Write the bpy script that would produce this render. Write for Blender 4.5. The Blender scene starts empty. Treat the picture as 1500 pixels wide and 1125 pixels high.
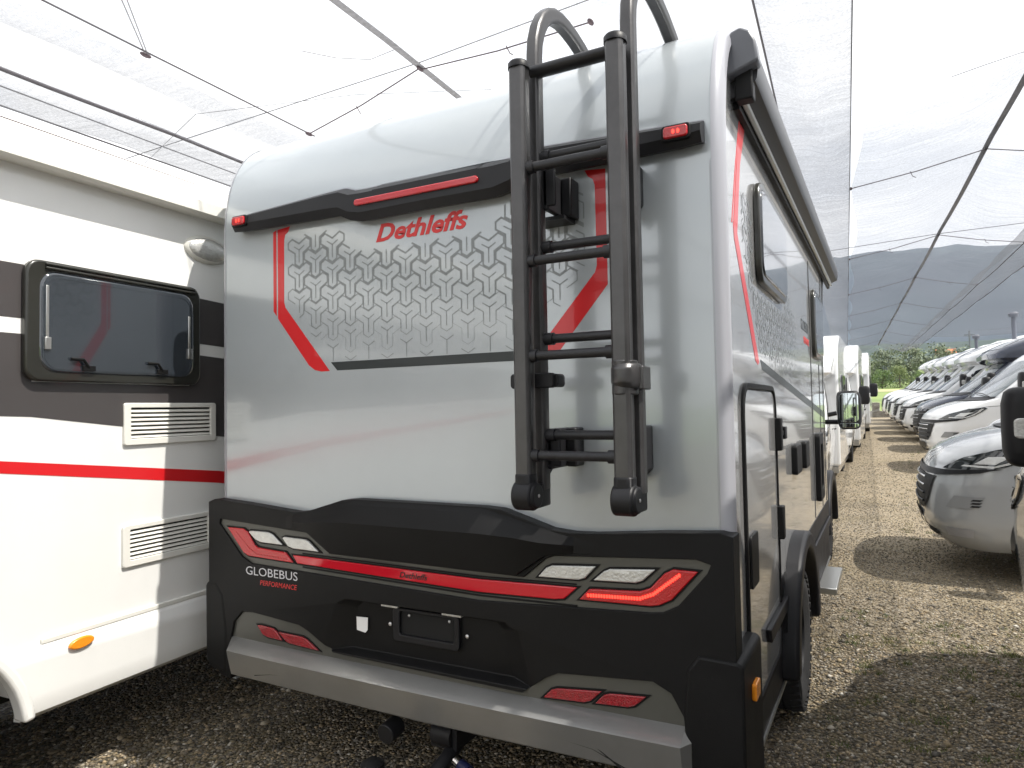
import bpy, bmesh, math, random
import numpy as np
from mathutils import Vector, Matrix
from math import sin, cos, pi, radians as rad

S = bpy.context.scene
COL = S.collection
# ------------------------------------------------------------------ camera
EYE = 1.60
cam_d = bpy.data.cameras.new("camera"); cam = bpy.data.objects.new("camera", cam_d); COL.objects.link(cam)
S.camera = cam
cam_d.sensor_width = 36.0; cam_d.lens = 36.0 * 1022.0 / 1500.0
cam_d.clip_start = 0.05; cam_d.clip_end = 9000
cam.matrix_world = Matrix(((0.881, 0.032, 0.472, 0), (0.472, -0.022, -0.881, 0), (-0.018, 0.999, -0.035, EYE), (0, 0, 0, 1)))
cam.matrix_world = Matrix.Translation((0, 0, EYE)) @ cam.matrix_world.to_quaternion().normalized().to_matrix().to_4x4()
# ------------------------------------------------------------------ sun and sky
SUN_EL = rad(56); sun_h = Vector((0.99, 0.09)).normalized()
to_sun = Vector((sun_h.x * cos(SUN_EL), sun_h.y * cos(SUN_EL), sin(SUN_EL)))
sd = bpy.data.lights.new("sun", 'SUN'); sd.energy = 5.0; sd.angle = rad(0.6); sd.color = (1.0, 0.955, 0.88)
so = bpy.data.objects.new("sun", sd); COL.objects.link(so)
so.rotation_euler = to_sun.to_track_quat('Z', 'Y').to_euler(); so.location = (0, 0, 30)
W = bpy.data.worlds.new("World"); S.world = W; W.use_nodes = True
nt = W.node_tree; nt.nodes.clear()
def N(t, typ, **k):
    n = t.nodes.new(typ)
    for a, b in k.items(): setattr(n, a, b)
    return n
wo = N(nt, 'ShaderNodeOutputWorld'); bg = N(nt, 'ShaderNodeBackground'); sky = N(nt, 'ShaderNodeTexSky')
sky.sky_type = 'NISHITA'; sky.sun_disc = False; sky.sun_elevation = SUN_EL; sky.sun_rotation = math.atan2(sun_h.x, sun_h.y)
bg.inputs[1].default_value = 0.10
nt.links.new(sky.outputs[0], bg.inputs[0])
bg2 = N(nt, 'ShaderNodeBackground')
tc = N(nt, 'ShaderNodeTexCoord'); mp = N(nt, 'ShaderNodeMapping'); mp.inputs['Scale'].default_value = (1.0, 1.0, 2.6)
nz = N(nt, 'ShaderNodeTexNoise'); nz.inputs['Scale'].default_value = 2.1; nz.inputs['Detail'].default_value = 7; nz.inputs['Roughness'].default_value = .58
nz.inputs['Distortion'].default_value = .35
nt.links.new(tc.outputs['Generated'], mp.inputs[0]); nt.links.new(mp.outputs[0], nz.inputs[0])
cr = N(nt, 'ShaderNodeValToRGB'); cr.color_ramp.elements[0].position = .26; cr.color_ramp.elements[1].position = .38
nt.links.new(nz.outputs[0], cr.inputs[0])
cc = N(nt, 'ShaderNodeValToRGB'); cc.color_ramp.elements[0].position = .42; cc.color_ramp.elements[1].position = .62
cc.color_ramp.elements[0].color = (1.0, 1.0, 1.0, 1); cc.color_ramp.elements[1].color = (.68, .71, .76, 1)
nt.links.new(nz.outputs[0], cc.inputs[0]); nt.links.new(cc.outputs[0], bg2.inputs[0])
bg2.inputs[1].default_value = 1.3
mx = N(nt, 'ShaderNodeMixShader')
nt.links.new(cr.outputs[0], mx.inputs[0]); nt.links.new(bg.outputs[0], mx.inputs[1]); nt.links.new(bg2.outputs[0], mx.inputs[2])
nt.links.new(mx.outputs[0], wo.inputs[0])
S.view_settings.view_transform = 'Standard'; S.view_settings.look = 'None'
S.view_settings.exposure = 0.42; S.view_settings.gamma = 1.0; S.view_settings.use_curve_mapping = False
S.render.engine = 'CYCLES'
S.cycles.max_bounces = 8; S.cycles.transparent_max_bounces = 24; S.cycles.transmission_bounces = 6

# ------------------------------------------------------------------ materials
def mat(name, col, rough=.5, metal=0., coat=0., spec=.5, bump=0., bscale=60., var=0., vscale=3., alpha=None, trans=0., emis=None, estr=0., ior=1.45):
    m = bpy.data.materials.new(name); m.use_nodes = True; t = m.node_tree
    b = t.nodes['Principled BSDF']
    b.inputs['Base Color'].default_value = (*col, 1); b.inputs['Roughness'].default_value = rough
    b.inputs['Metallic'].default_value = metal; b.inputs['Coat Weight'].default_value = coat; b.inputs['Coat Roughness'].default_value = .04
    b.inputs['Specular IOR Level'].default_value = spec; b.inputs['IOR'].default_value = ior
    b.inputs['Transmission Weight'].default_value = trans
    if emis: b.inputs['Emission Color'].default_value = (*emis, 1); b.inputs['Emission Strength'].default_value = estr
    if bump or var:
        c = N(t, 'ShaderNodeTexCoord')
    if bump:
        n = N(t, 'ShaderNodeTexNoise'); n.inputs['Scale'].default_value = bscale; n.inputs['Detail'].default_value = 4
        bp = N(t, 'ShaderNodeBump'); bp.inputs['Strength'].default_value = bump; bp.inputs['Distance'].default_value = .01
        t.links.new(c.outputs['Object'], n.inputs[0]); t.links.new(n.outputs[0], bp.inputs['Height']); t.links.new(bp.outputs[0], b.inputs['Normal'])
    if var:
        n2 = N(t, 'ShaderNodeTexNoise'); n2.inputs['Scale'].default_value = vscale; n2.inputs['Detail'].default_value = 6; n2.inputs['Roughness'].default_value = .65
        r = N(t, 'ShaderNodeMapRange'); r.inputs['From Min'].default_value = .3; r.inputs['From Max'].default_value = .7
        r.inputs['To Min'].default_value = 1 - var; r.inputs['To Max'].default_value = 1 + var
        hs = N(t, 'ShaderNodeHueSaturation'); hs.inputs['Color'].default_value = (*col, 1)
        t.links.new(c.outputs['Object'], n2.inputs[0]); t.links.new(n2.outputs[0], r.inputs[0]); t.links.new(r.outputs[0], hs.inputs['Value'])
        t.links.new(hs.outputs[0], b.inputs['Base Color'])
        r2 = N(t, 'ShaderNodeMapRange'); r2.inputs['To Min'].default_value = max(0, rough - .08); r2.inputs['To Max'].default_value = min(1, rough + .12)
        t.links.new(n2.outputs[0], r2.inputs[0]); t.links.new(r2.outputs[0], b.inputs['Roughness'])
    return m
M = {}
M['silver'] = mat('silver_paint', (.44, .472, .492), .21, .25, .7, bump=.018, bscale=2.5, var=.035, vscale=1.2)
M['silver_side'] = mat('silver_side_paint', (.50, .50, .50), .16, .45, .8, bump=.03, bscale=2.2, var=.03)
M['trim'] = mat('satin_trim', (.38, .385, .42), .32, .1, .3)
M['black'] = mat('black_plastic', (.0065, .0065, .007), .5, spec=.26, bump=.10, bscale=420, var=.18, vscale=5)
M['black2'] = mat('dark_plastic', (.012, .012, .014), .45, spec=.35, bump=.06, bscale=300, var=.15, vscale=6)
M['olive'] = mat('grey_bumper_paint', (.085, .085, .075), .42, .2, .25, bump=.03, bscale=200, var=.08, vscale=4)
M['anth'] = mat('anthracite_metal', (.085, .083, .084), .34, .7, bump=.03, bscale=80, var=.15, vscale=8)
M['rung'] = mat('black_rung', (.022, .022, .025), .40, .2, bump=.15, bscale=160, var=.2, vscale=12)
M['rubber'] = mat('rubber', (.018, .018, .019), .8, bump=.25, bscale=90, var=.2)
M['red'] = mat('red_decal', (.62, .012, .016), .3, coat=.4)
M['redlens'] = mat('red_lens', (.50, .006, .012), .12, coat=.8, bump=.3, bscale=150)
M['redstrip'] = mat('red_strip', (.58, .008, .022), .10, coat=.8)
M['reflector'] = mat('dark_red_reflector', (.30, .004, .012), .14, coat=.8, bump=.5, bscale=220, var=.25, vscale=60)
M['ledge'] = mat('silver_grey_bumper', (.25, .25, .245), .3, .5, .3, bump=.02, bscale=160, var=.08, vscale=4)
M['redglow'] = mat('red_led', (.8, .02, .02), .3, emis=(1, .035, .02), estr=3.2)
M['clear'] = mat('clear_lens', (.62, .62, .60), .14, .35, coat=.8, bump=.35, bscale=110, var=.12, vscale=30)
M['amber'] = mat('amber_lens', (.90, .30, .02), .2, coat=.6, bump=.2, bscale=120)
M['grey'] = mat('grey_print', (.19, .205, .21), .3, coat=.4)
M['stripe'] = mat('slate_print', (.028, .034, .036), .35, coat=.1)
M['letter'] = mat('pale_letter', (.62, .62, .66), .35)
M['letter_red'] = mat('red_letter', (.60, .03, .03), .4)
M['letter_black'] = mat('black_letter', (.03, .006, .008), .4)
M['white'] = mat('white_paint', (.80, .80, .78), .22, coat=.5, bump=.008, bscale=6, var=.015)
M['white2'] = mat('white_van_paint', (.78, .79, .80), .2, coat=.7)
M['grp'] = mat('cream_plastic', (.74, .73, .68), .4, var=.03)
M['greyvan'] = mat('light_grey_van_paint', (.40, .41, .42), .2, .1, .8)
M['awning'] = mat('dark_awning_case', (.030, .030, .033), .35, .3, bump=.02)
M['pocket_shade'] = mat('recess_shade_grey', (.27, .275, .28), .45)  # shade of the bumper pocket put into the colour of a flat patch
M['navy'] = mat('dark_blue_van_paint', (.035, .042, .065), .18, .3, .9)
M['brown'] = mat('taupe_print', (.062, .056, .056), .3, coat=.4)
M['glass'] = mat('dark_glass', (.016, .02, .021), .035, coat=1., spec=.8)
M['glass_l'] = mat('acrylic_glass', (.028, .034, .042), .05, coat=1., spec=.9, var=.10, vscale=2)
M['glass_s'] = mat('windscreen_glass', (.10, .12, .125), .05, coat=1., spec=1., var=.2, vscale=1.5)
M['frame'] = mat('window_frame', (.022, .022, .018), .28, coat=.4)
M['chrome'] = mat('chrome', (.75, .76, .78), .12, 1.)
M['alu'] = mat('aluminium', (.55, .55, .53), .3, .9)
M['mirror'] = mat('mirror_glass', (.75, .8, .8), .02, 1.)
M['paper'] = mat('white_tape', (.82, .82, .82), .6)
M['screw'] = mat('screw', (.65, .65, .65), .3, .8)
M['blue'] = mat('blue_plastic', (.006, .01, .05), .4)
M['dark'] = mat('underbody', (.012, .012, .012), .9)
M['cable'] = mat('steel_cable', (.07, .065, .075), .6)
M['strap'] = mat('woven_strap', (.22, .22, .24), .8, var=.25, vscale=30)
M['rope'] = mat('dark_rope', (.08, .06, .07), .8)
M['post'] = mat('post_metal', (.13, .14, .17), .6)
M['stone'] = mat('block_stone', (.20, .19, .17), .9, bump=.6, bscale=20, var=.35, vscale=8)
M['roof'] = mat('orange_tile', (.55, .17, .07), .8)
M['wall'] = mat('pale_render', (.6, .55, .46), .9)
M['bark'] = mat('bark', (.10, .075, .05), .9)
def leafmat(name, c1, c2, sc):
    m = bpy.data.materials.new(name); m.use_nodes = True; t = m.node_tree; b = t.nodes['Principled BSDF']
    c = N(t, 'ShaderNodeTexCoord'); n = N(t, 'ShaderNodeTexNoise'); n.inputs['Scale'].default_value = sc; n.inputs['Detail'].default_value = 5
    r = N(t, 'ShaderNodeValToRGB'); r.color_ramp.elements[0].color = (*c1, 1); r.color_ramp.elements[1].color = (*c2, 1)
    r.color_ramp.elements[0].position = .35; r.color_ramp.elements[1].position = .65
    t.links.new(c.outputs['Object'], n.inputs[0]); t.links.new(n.outputs[0], r.inputs[0]); t.links.new(r.outputs[0], b.inputs['Base Color'])
    b.inputs['Roughness'].default_value = .75
    return m
M['leaf'] = leafmat('leaf_green', (.07, .13, .03), (.15, .22, .06), .8)
M['leaf2'] = leafmat('leaf_yellow_green', (.11, .16, .045), (.24, .28, .11), .8)
M['leaf3'] = leafmat('leaf_grey_green', (.11, .14, .08), (.22, .25, .16), .8)
M['forest'] = leafmat('far_forest', (.010, .028, .024), (.022, .05, .035), .02)
M['mountain'] = leafmat('mountain_side', (.008, .024, .045), (.026, .050, .070), .004)  # blue of the distant air is mixed into this colour
M['field'] = leafmat('meadow', (.11, .17, .035), (.19, .25, .06), .12)
M['field2'] = leafmat('pale_crop', (.30, .30, .13), (.38, .36, .18), .2)
M['weed'] = leafmat('weed_green', (.06, .10, .02), (.16, .16, .04), 6.)

def net_mat(name, cover, col):
    m = bpy.data.materials.new(name); m.use_nodes = True; t = m.node_tree; t.nodes.clear()
    o = N(t, 'ShaderNodeOutputMaterial'); tr = N(t, 'ShaderNodeBsdfTransparent'); d = N(t, 'ShaderNodeBsdfDiffuse'); tl = N(t, 'ShaderNodeBsdfTranslucent')
    d.inputs[0].default_value = (*col, 1); tl.inputs[0].default_value = (*col, 1)
    a = N(t, 'ShaderNodeMixShader'); a.inputs[0].default_value = .5
    t.links.new(d.outputs[0], a.inputs[1]); t.links.new(tl.outputs[0], a.inputs[2])
    c = N(t, 'ShaderNodeTexCoord'); mp = N(t, 'ShaderNodeMapping'); mp.inputs['Scale'].default_value = (1.2, 22, 1.2)
    n = N(t, 'ShaderNodeTexNoise'); n.inputs['Scale'].default_value = 1.; n.inputs['Detail'].default_value = 6; n.inputs['Roughness'].default_value = .7
    t.links.new(c.outputs['Object'], mp.inputs[0]); t.links.new(mp.outputs[0], n.inputs[0])
    n3 = N(t, 'ShaderNodeTexNoise'); n3.inputs['Scale'].default_value = 55; n3.inputs['Detail'].default_value = 3
    t.links.new(c.outputs['Object'], n3.inputs[0])
    ad = N(t, 'ShaderNodeMath', operation='ADD'); t.links.new(n.outputs[0], ad.inputs[0]); t.links.new(n3.outputs[0], ad.inputs[1])
    r = N(t, 'ShaderNodeMapRange'); r.inputs['From Min'].default_value = .6; r.inputs['From Max'].default_value = 1.4
    r.inputs['To Min'].default_value = cover * .5; r.inputs['To Max'].default_value = min(1, cover * 1.5)
    t.links.new(ad.outputs[0], r.inputs[0])
    # a woven net of round threads covers more of the view when looked along: cover = 1 - (1 - c) ^ (1 / cos)
    ge = N(t, 'ShaderNodeNewGeometry'); dt = N(t, 'ShaderNodeVectorMath', operation='DOT_PRODUCT')
    t.links.new(ge.outputs['Normal'], dt.inputs[0]); t.links.new(ge.outputs['Incoming'], dt.inputs[1])
    ab = N(t, 'ShaderNodeMath', operation='ABSOLUTE'); t.links.new(dt.outputs['Value'], ab.inputs[0])
    mxm = N(t, 'ShaderNodeMath', operation='MAXIMUM'); t.links.new(ab.outputs[0], mxm.inputs[0]); mxm.inputs[1].default_value = .27
    iv = N(t, 'ShaderNodeMath', operation='DIVIDE'); iv.inputs[0].default_value = 1.; t.links.new(mxm.outputs[0], iv.inputs[1])
    om = N(t, 'ShaderNodeMath', operation='SUBTRACT'); om.inputs[0].default_value = 1.; t.links.new(r.outputs[0], om.inputs[1])
    pw = N(t, 'ShaderNodeMath', operation='POWER'); t.links.new(om.outputs[0], pw.inputs[0]); t.links.new(iv.outputs[0], pw.inputs[1])
    r = N(t, 'ShaderNodeMath', operation='SUBTRACT'); r.inputs[0].default_value = 1.; t.links.new(pw.outputs[0], r.inputs[1])
    mix = N(t, 'ShaderNodeMixShader'); t.links.new(r.outputs[0], mix.inputs[0]); t.links.new(tr.outputs[0], mix.inputs[1]); t.links.new(a.outputs[0], mix.inputs[2])
    t.links.new(mix.outputs[0], o.inputs[0])
    return m
M['net'] = net_mat('hail_net', .115, (.14, .145, .16))
M['net2'] = net_mat('hail_net_double', .21, (.16, .165, .18))

# gravel
def gravel():
    m = bpy.data.materials.new('gravel'); m.use_nodes = True; t = m.node_tree; b = t.nodes['Principled BSDF']
    c = N(t, 'ShaderNodeTexCoord')
    v = N(t, 'ShaderNodeTexVoronoi'); v.inputs['Scale'].default_value = 62
    t.links.new(c.outputs['Object'], v.inputs[0])
    sp = N(t, 'ShaderNodeSeparateColor'); t.links.new(v.outputs['Color'], sp.inputs[0])
    r = N(t, 'ShaderNodeValToRGB'); e = r.color_ramp.elements
    e[0].position = 0; e[0].color = (.07, .065, .06, 1); e[1].position = 1; e[1].color = (.42, .39, .34, 1)
    for p, cl in ((.3, (.11, .092, .065)), (.55, (.19, .152, .10)), (.8, (.25, .21, .15))):
        q = e.new(p); q.color = (*cl, 1)
    t.links.new(sp.outputs[0], r.inputs[0])
    n = N(t, 'ShaderNodeTexNoise'); n.inputs['Scale'].default_value = .9; n.inputs['Detail'].default_value = 8; n.inputs['Roughness'].default_value = .65
    t.links.new(c.outputs['Object'], n.inputs[0])
    r2 = N(t, 'ShaderNodeValToRGB'); r2.color_ramp.elements[0].position = .45; r2.color_ramp.elements[0].color = (1, 1, 1, 1)
    r2.color_ramp.elements[1].position = .72; r2.color_ramp.elements[1].color = (.66, .62, .32, 1)
    t.links.new(n.outputs[0], r2.inputs[0])
    mm = N(t, 'ShaderNodeMix', data_type='RGBA', blend_type='MULTIPLY'); mm.inputs[0].default_value = 1
    t.links.new(r.outputs[0], mm.inputs[6]); t.links.new(r2.outputs[0], mm.inputs[7])
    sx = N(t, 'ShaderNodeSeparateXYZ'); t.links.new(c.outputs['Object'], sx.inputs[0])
    yr = N(t, 'ShaderNodeMapRange'); yr.inputs['From Min'].default_value = 4.4; yr.inputs['From Max'].default_value = 7.8; t.links.new(sx.outputs['Y'], yr.inputs[0])  # paler, dustier tan farther out; also paints in the aisle's sunlit brightness
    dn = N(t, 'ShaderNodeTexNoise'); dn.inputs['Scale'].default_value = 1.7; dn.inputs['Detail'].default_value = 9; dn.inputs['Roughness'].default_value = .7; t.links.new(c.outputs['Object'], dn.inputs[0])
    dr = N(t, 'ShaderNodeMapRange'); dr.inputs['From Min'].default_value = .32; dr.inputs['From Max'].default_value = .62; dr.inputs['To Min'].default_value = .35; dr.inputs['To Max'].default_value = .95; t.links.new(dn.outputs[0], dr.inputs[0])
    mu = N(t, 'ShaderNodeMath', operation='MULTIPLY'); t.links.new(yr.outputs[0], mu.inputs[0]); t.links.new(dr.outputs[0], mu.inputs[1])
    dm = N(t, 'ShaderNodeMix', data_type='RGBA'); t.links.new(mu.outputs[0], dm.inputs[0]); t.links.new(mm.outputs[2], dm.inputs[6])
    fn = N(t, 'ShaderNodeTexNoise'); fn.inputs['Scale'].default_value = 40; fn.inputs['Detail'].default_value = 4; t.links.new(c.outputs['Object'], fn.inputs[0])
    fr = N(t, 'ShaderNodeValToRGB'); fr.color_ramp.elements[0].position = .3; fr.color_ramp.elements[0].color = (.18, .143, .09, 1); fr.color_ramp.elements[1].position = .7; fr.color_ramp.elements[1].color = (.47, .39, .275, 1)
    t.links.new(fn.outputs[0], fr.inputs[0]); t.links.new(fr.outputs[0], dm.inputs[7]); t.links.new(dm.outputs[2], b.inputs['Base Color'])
    b.inputs['Roughness'].default_value = .85
    bp = N(t, 'ShaderNodeBump'); bp.inputs['Strength'].default_value = 1.0; bp.inputs['Distance'].default_value = .012; bp.invert = True
    t.links.new(v.outputs['Distance'], bp.inputs['Height']); t.links.new(bp.outputs[0], b.inputs['Normal'])
    return m
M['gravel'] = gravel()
def stone_mat():
    m = bpy.data.materials.new('pebbles'); m.use_nodes = True; t = m.node_tree; b = t.nodes['Principled BSDF']
    g = N(t, 'ShaderNodeNewGeometry')
    r = N(t, 'ShaderNodeValToRGB'); e = r.color_ramp.elements
    e[0].position = 0; e[0].color = (.085, .08, .07, 1); e[1].position = 1; e[1].color = (.55, .52, .46, 1)
    for p, cl in ((.25, (.15, .125, .09)), (.5, (.27, .21, .125)), (.7, (.19, .175, .15)), (.88, (.42, .32, .19))):
        q = e.new(p); q.color = (*cl, 1)
    t.links.new(g.outputs['Random Per Island'], r.inputs[0]); t.links.new(r.outputs[0], b.inputs['Base Color'])
    b.inputs['Roughness'].default_value = .7
    return m
M['pebble'] = stone_mat()

# ------------------------------------------------------------------ mesh helpers
WORLDROOT = {}
def root_of(o):
    while o.parent: o = o.parent
    return o
def thing(name, label, cat, loc=(0, 0, 0), rz=0., group=None, world=False):
    o = bpy.data.objects.new(name, None); COL.objects.link(o); o.location = loc; o.rotation_euler = (0, 0, rz)
    o.empty_display_size = .1
    o['label'] = label; o['category'] = cat
    if group: o['group'] = group
    if world: WORLDROOT[o.name] = Vector(loc)
    return o
def link_mesh(name, me, m, parent=None, label=None, cat=None, group=None, kind=None):
    o = bpy.data.objects.new(name, me); COL.objects.link(o)
    if m is not None and not me.materials: me.materials.append(m)
    if parent: o.parent = parent
    for k, v in (('label', label), ('category', cat), ('group', group), ('kind', kind)):
        if v: o[k] = v
    return o
def mk(name, VF, m, parent=None, sm=35, bev=0., seg=2, **kw):
    V, F = VF
    V = [Vector(v) for v in V]
    if parent is not None:
        L = WORLDROOT.get(root_of(parent).name)
        if L is not None: V = [v - L for v in V]
    me = bpy.data.meshes.new(name); me.from_pydata([tuple(v) for v in V], [], F)
    bm = bmesh.new(); bm.from_mesh(me)
    bmesh.ops.recalc_face_normals(bm, faces=bm.faces); bm.to_mesh(me); bm.free()
    if sm:
        for p in me.polygons: p.use_smooth = True
        me.set_sharp_from_angle(angle=rad(sm))
    o = link_mesh(name, me, m, parent, **kw)
    if bev:
        b = o.modifiers.new('bevel', 'BEVEL'); b.width = bev; b.segments = seg; b.limit_method = 'ANGLE'; b.angle_limit = rad(32); b.harden_normals = False
    return o
def join(*L):
    V = []; F = []
    for v, f in L:
        n = len(V); V += list(v); F += [[i + n for i in q] for q in f]
    return V, F
def box(x0, x1, y0, y1, z0, z1):
    return ([(x0, y0, z0), (x1, y0, z0), (x1, y1, z0), (x0, y1, z0), (x0, y0, z1), (x1, y0, z1), (x1, y1, z1), (x0, y1, z1)],
            [[0, 3, 2, 1], [4, 5, 6, 7], [0, 1, 5, 4], [1, 2, 6, 5], [2, 3, 7, 6], [3, 0, 4, 7]])
def prism(poly, d0, d1, ax='y', poly2=None):
    p2 = poly2 or poly; n = len(poly)
    f = {'y': lambda a, b, d: (a, d, b), 'x': lambda a, b, d: (d, a, b), 'z': lambda a, b, d: (a, b, d)}[ax]
    V = [f(a, b, d0) for a, b in poly] + [f(a, b, d1) for a, b in p2]
    F = [list(range(n)), list(range(2 * n - 1, n - 1, -1))] + [[i, (i + 1) % n, n + (i + 1) % n, n + i] for i in range(n)]
    return V, F
def rrect(a0, a1, b0, b1, r, n=5):
    P = []
    for cx, cy, s in ((a1 - r, b1 - r, 0), (a0 + r, b1 - r, 90), (a0 + r, b0 + r, 180), (a1 - r, b0 + r, 270)):
        for k in range(n + 1):
            t = rad(s + 90 * k / n); P.append((cx + r * cos(t), cy + r * sin(t)))
    return P
def ell(ca, cb, ra, rb, n=28, rot=0):
    return [(ca + ra * cos(t) * cos(rot) - rb * sin(t) * sin(rot), cb + ra * cos(t) * sin(rot) + rb * sin(t) * cos(rot)) for t in [2 * pi * i / n for i in range(n)]]
def ring_prism(outer, inner, d0, d1, ax='y'):
    n = len(outer)
    f = {'y': lambda a, b, d: (a, d, b), 'x': lambda a, b, d: (d, a, b), 'z': lambda a, b, d: (a, b, d)}[ax]
    V = [f(a, b, d0) for a, b in outer] + [f(a, b, d0) for a, b in inner] + [f(a, b, d1) for a, b in outer] + [f(a, b, d1) for a, b in inner]
    F = []
    for i in range(n):
        j = (i + 1) % n
        F += [[i, j, n + j, n + i], [2 * n + i, 3 * n + i, 3 * n + j, 2 * n + j], [i, 2 * n + i, 2 * n + j, j], [n + i, n + j, 3 * n + j, 3 * n + i]]
    return V, F
def tube(path, r, n=10, r2=None, up=None, caps=True, shape=None, closed=False):
    P = [Vector(p) for p in path]; V = []; F = []; m = len(P)
    prev = None
    sh = shape or [(cos(2 * pi * k / n), sin(2 * pi * k / n)) for k in range(n)]
    n = len(sh)
    for i, p in enumerate(P):
        if closed: t = (P[(i + 1) % m] - P[i - 1]).normalized()
        else: t = (P[min(i + 1, m - 1)] - P[max(i - 1, 0)]).normalized()
        if up is not None: a = Vector(up)
        elif prev is not None: a = prev
        else: a = Vector((0, 0, 1)) if abs(t.z) < .9 else Vector((1, 0, 0))
        a = (a - t * a.dot(t)).normalized(); b = t.cross(a); prev = a
        rr = r[i] if isinstance(r, (list, tuple)) else r
        q = (r2[i] if isinstance(r2, (list, tuple)) else r2) if r2 else rr
        for x, y in sh: V.append(p + a * (x * rr) + b * (y * q))
    for i in range(m if closed else m - 1):
        j = (i + 1) % m
        for k in range(n):
            F.append([i * n + k, i * n + (k + 1) % n, j * n + (k + 1) % n, j * n + k])
    if caps and not closed:
        F.append(list(range(n))[::-1]); F.append([(m - 1) * n + k for k in range(n)])
    return V, F
def lathe(prof, c, ax='x', n=32):
    # prof: (axial, radius)
    V = []; F = []
    for (a, r) in prof:
        for k in range(n):
            t = 2 * pi * k / n
            u, v = r * cos(t), r * sin(t)
            V.append({'x': (c[0] + a, c[1] + u, c[2] + v), 'y': (c[0] + u, c[1] + a, c[2] + v), 'z': (c[0] + u, c[1] + v, c[2] + a)}[ax])
    for i in range(len(prof) - 1):
        for k in range(n):
            F.append([i * n + k, i * n + (k + 1) % n, (i + 1) * n + (k + 1) % n, (i + 1) * n + k])
    return V, F
def ball(c, rx, ry, rz, nu=14, nv=10):
    V = [(c[0], c[1], c[2] - rz)]; F = []
    for j in range(1, nv):
        a = -pi / 2 + pi * j / nv
        for i in range(nu):
            t = 2 * pi * i / nu; V.append((c[0] + rx * cos(a) * cos(t), c[1] + ry * cos(a) * sin(t), c[2] + rz * sin(a)))
    V.append((c[0], c[1], c[2] + rz)); top = len(V) - 1
    for i in range(nu):
        F.append([0, 1 + (i + 1) % nu, 1 + i]); F.append([top, top - nu + i, top - nu + (i + 1) % nu])
    for j in range(nv - 2):
        for i in range(nu):
            a = 1 + j * nu; F.append([a + i, a + (i + 1) % nu, a + nu + (i + 1) % nu, a + nu + i])
    return V, F
def cut(o, cutters):
    tmp = []
    L = WORLDROOT.get(root_of(o).name)
    for c in cutters:
        t = mk('cutter', c, None, o, sm=0); tmp.append(t)
        t.matrix_parent_inverse = Matrix.Identity(4)
        b = o.modifiers.new('b', 'BOOLEAN'); b.operation = 'DIFFERENCE'; b.solver = 'EXACT'; b.object = t
    bpy.context.view_layer.update()
    dg = bpy.context.evaluated_depsgraph_get()
    me = bpy.data.meshes.new_from_object(o.evaluated_get(dg))
    old = o.data; o.modifiers.clear(); o.data = me
    if not me.materials and old.materials: me.materials.append(old.materials[0])
    for t in tmp: bpy.data.objects.remove(t)
    for p in me.polygons: p.use_smooth = True
    me.set_sharp_from_angle(angle=rad(35))
    return o
def bevel(o, w, seg=2):
    b = o.modifiers.new('bevel', 'BEVEL'); b.width = w; b.segments = seg; b.limit_method = 'ANGLE'; b.angle_limit = rad(32)
def text(name, s, m, parent, x0, x1, z0, z1, place, shear=0., off=0., ext=.0012, drop=0., **kw):
    """lettering fitted to the box x0..x1, z0..z1; place(u, v, d) -> point; drop tilts the baseline"""
    cu = bpy.data.curves.new('t', 'FONT'); cu.body = s; cu.offset = off; cu.extrude = .01; cu.shear = shear; cu.resolution_u = 3
    t = bpy.data.objects.new('t', cu); COL.objects.link(t); bpy.context.view_layer.update()
    me = bpy.data.meshes.new_from_object(t.evaluated_get(bpy.context.evaluated_depsgraph_get()))
    bpy.data.objects.remove(t); bpy.data.curves.remove(cu)
    xs = [v.co.x for v in me.vertices]; ys = [v.co.y for v in me.vertices]
    ax, bx, ay, by = min(xs), max(xs), min(ys), max(ys)
    L = WORLDROOT.get(root_of(parent).name) or Vector()
    for v in me.vertices:
        u = (v.co.x - ax) / (bx - ax); w = (v.co.y - ay) / (by - ay)
        v.co = Vector(place(x0 + (x1 - x0) * u, z0 + (z1 - z0) * w + drop * u, ext if v.co.z > 0 else 0)) - L
    me.name = name
    me.materials.clear()
    return link_mesh(name, me, m, parent, **kw)

# ------------------------------------------------------------------ terrain
def g(y):
    pts = [(-1e4, 0), (7.5, 0), (10, .04), (15, .22), (22, .45), (36, .80), (48, 1.02), (140, 3.85), (260, 8.0), (420, 12), (9000, 20)]
    for (a, p), (b, q) in zip(pts, pts[1:]):
        if y <= b: return p + (q - p) * (y - a) / (b - a)
    return pts[-1][1]
def sheet(name, xs, ys, dz, m, **kw):
    V = [(x, y, g(y) + dz) for y in ys for x in xs]; n = len(xs)
    F = [[j * n + i, j * n + i + 1, (j + 1) * n + i + 1, (j + 1) * n + i] for j in range(len(ys) - 1) for i in range(n - 1)]
    return mk(name, (V, F), m, None, sm=60, kind='structure', **kw)
far_x = [-3500, -900, -200, -40, 0, 40, 200, 900, 3500]
sheet('ground', far_x, [-600, -60, -10, 0, 7.5, 8.7, 10, 12.5, 15, 18, 22, 29, 36, 42, 48, 90, 140, 200, 260, 420, 3600], -.05, M['field'])
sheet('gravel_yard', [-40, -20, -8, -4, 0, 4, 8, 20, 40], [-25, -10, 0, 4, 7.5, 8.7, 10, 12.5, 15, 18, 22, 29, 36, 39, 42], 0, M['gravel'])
sheet('meadow', [-120, -40, -10, 10, 40, 120], [44, 48, 70, 90, 112], .0, M['field'])
sheet('crop_strip', [-150, -40, 0, 40, 150], [114, 126, 138], .0, M['field2'])

rng = random.Random(5)
npr = np.random.RandomState(3)
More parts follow.
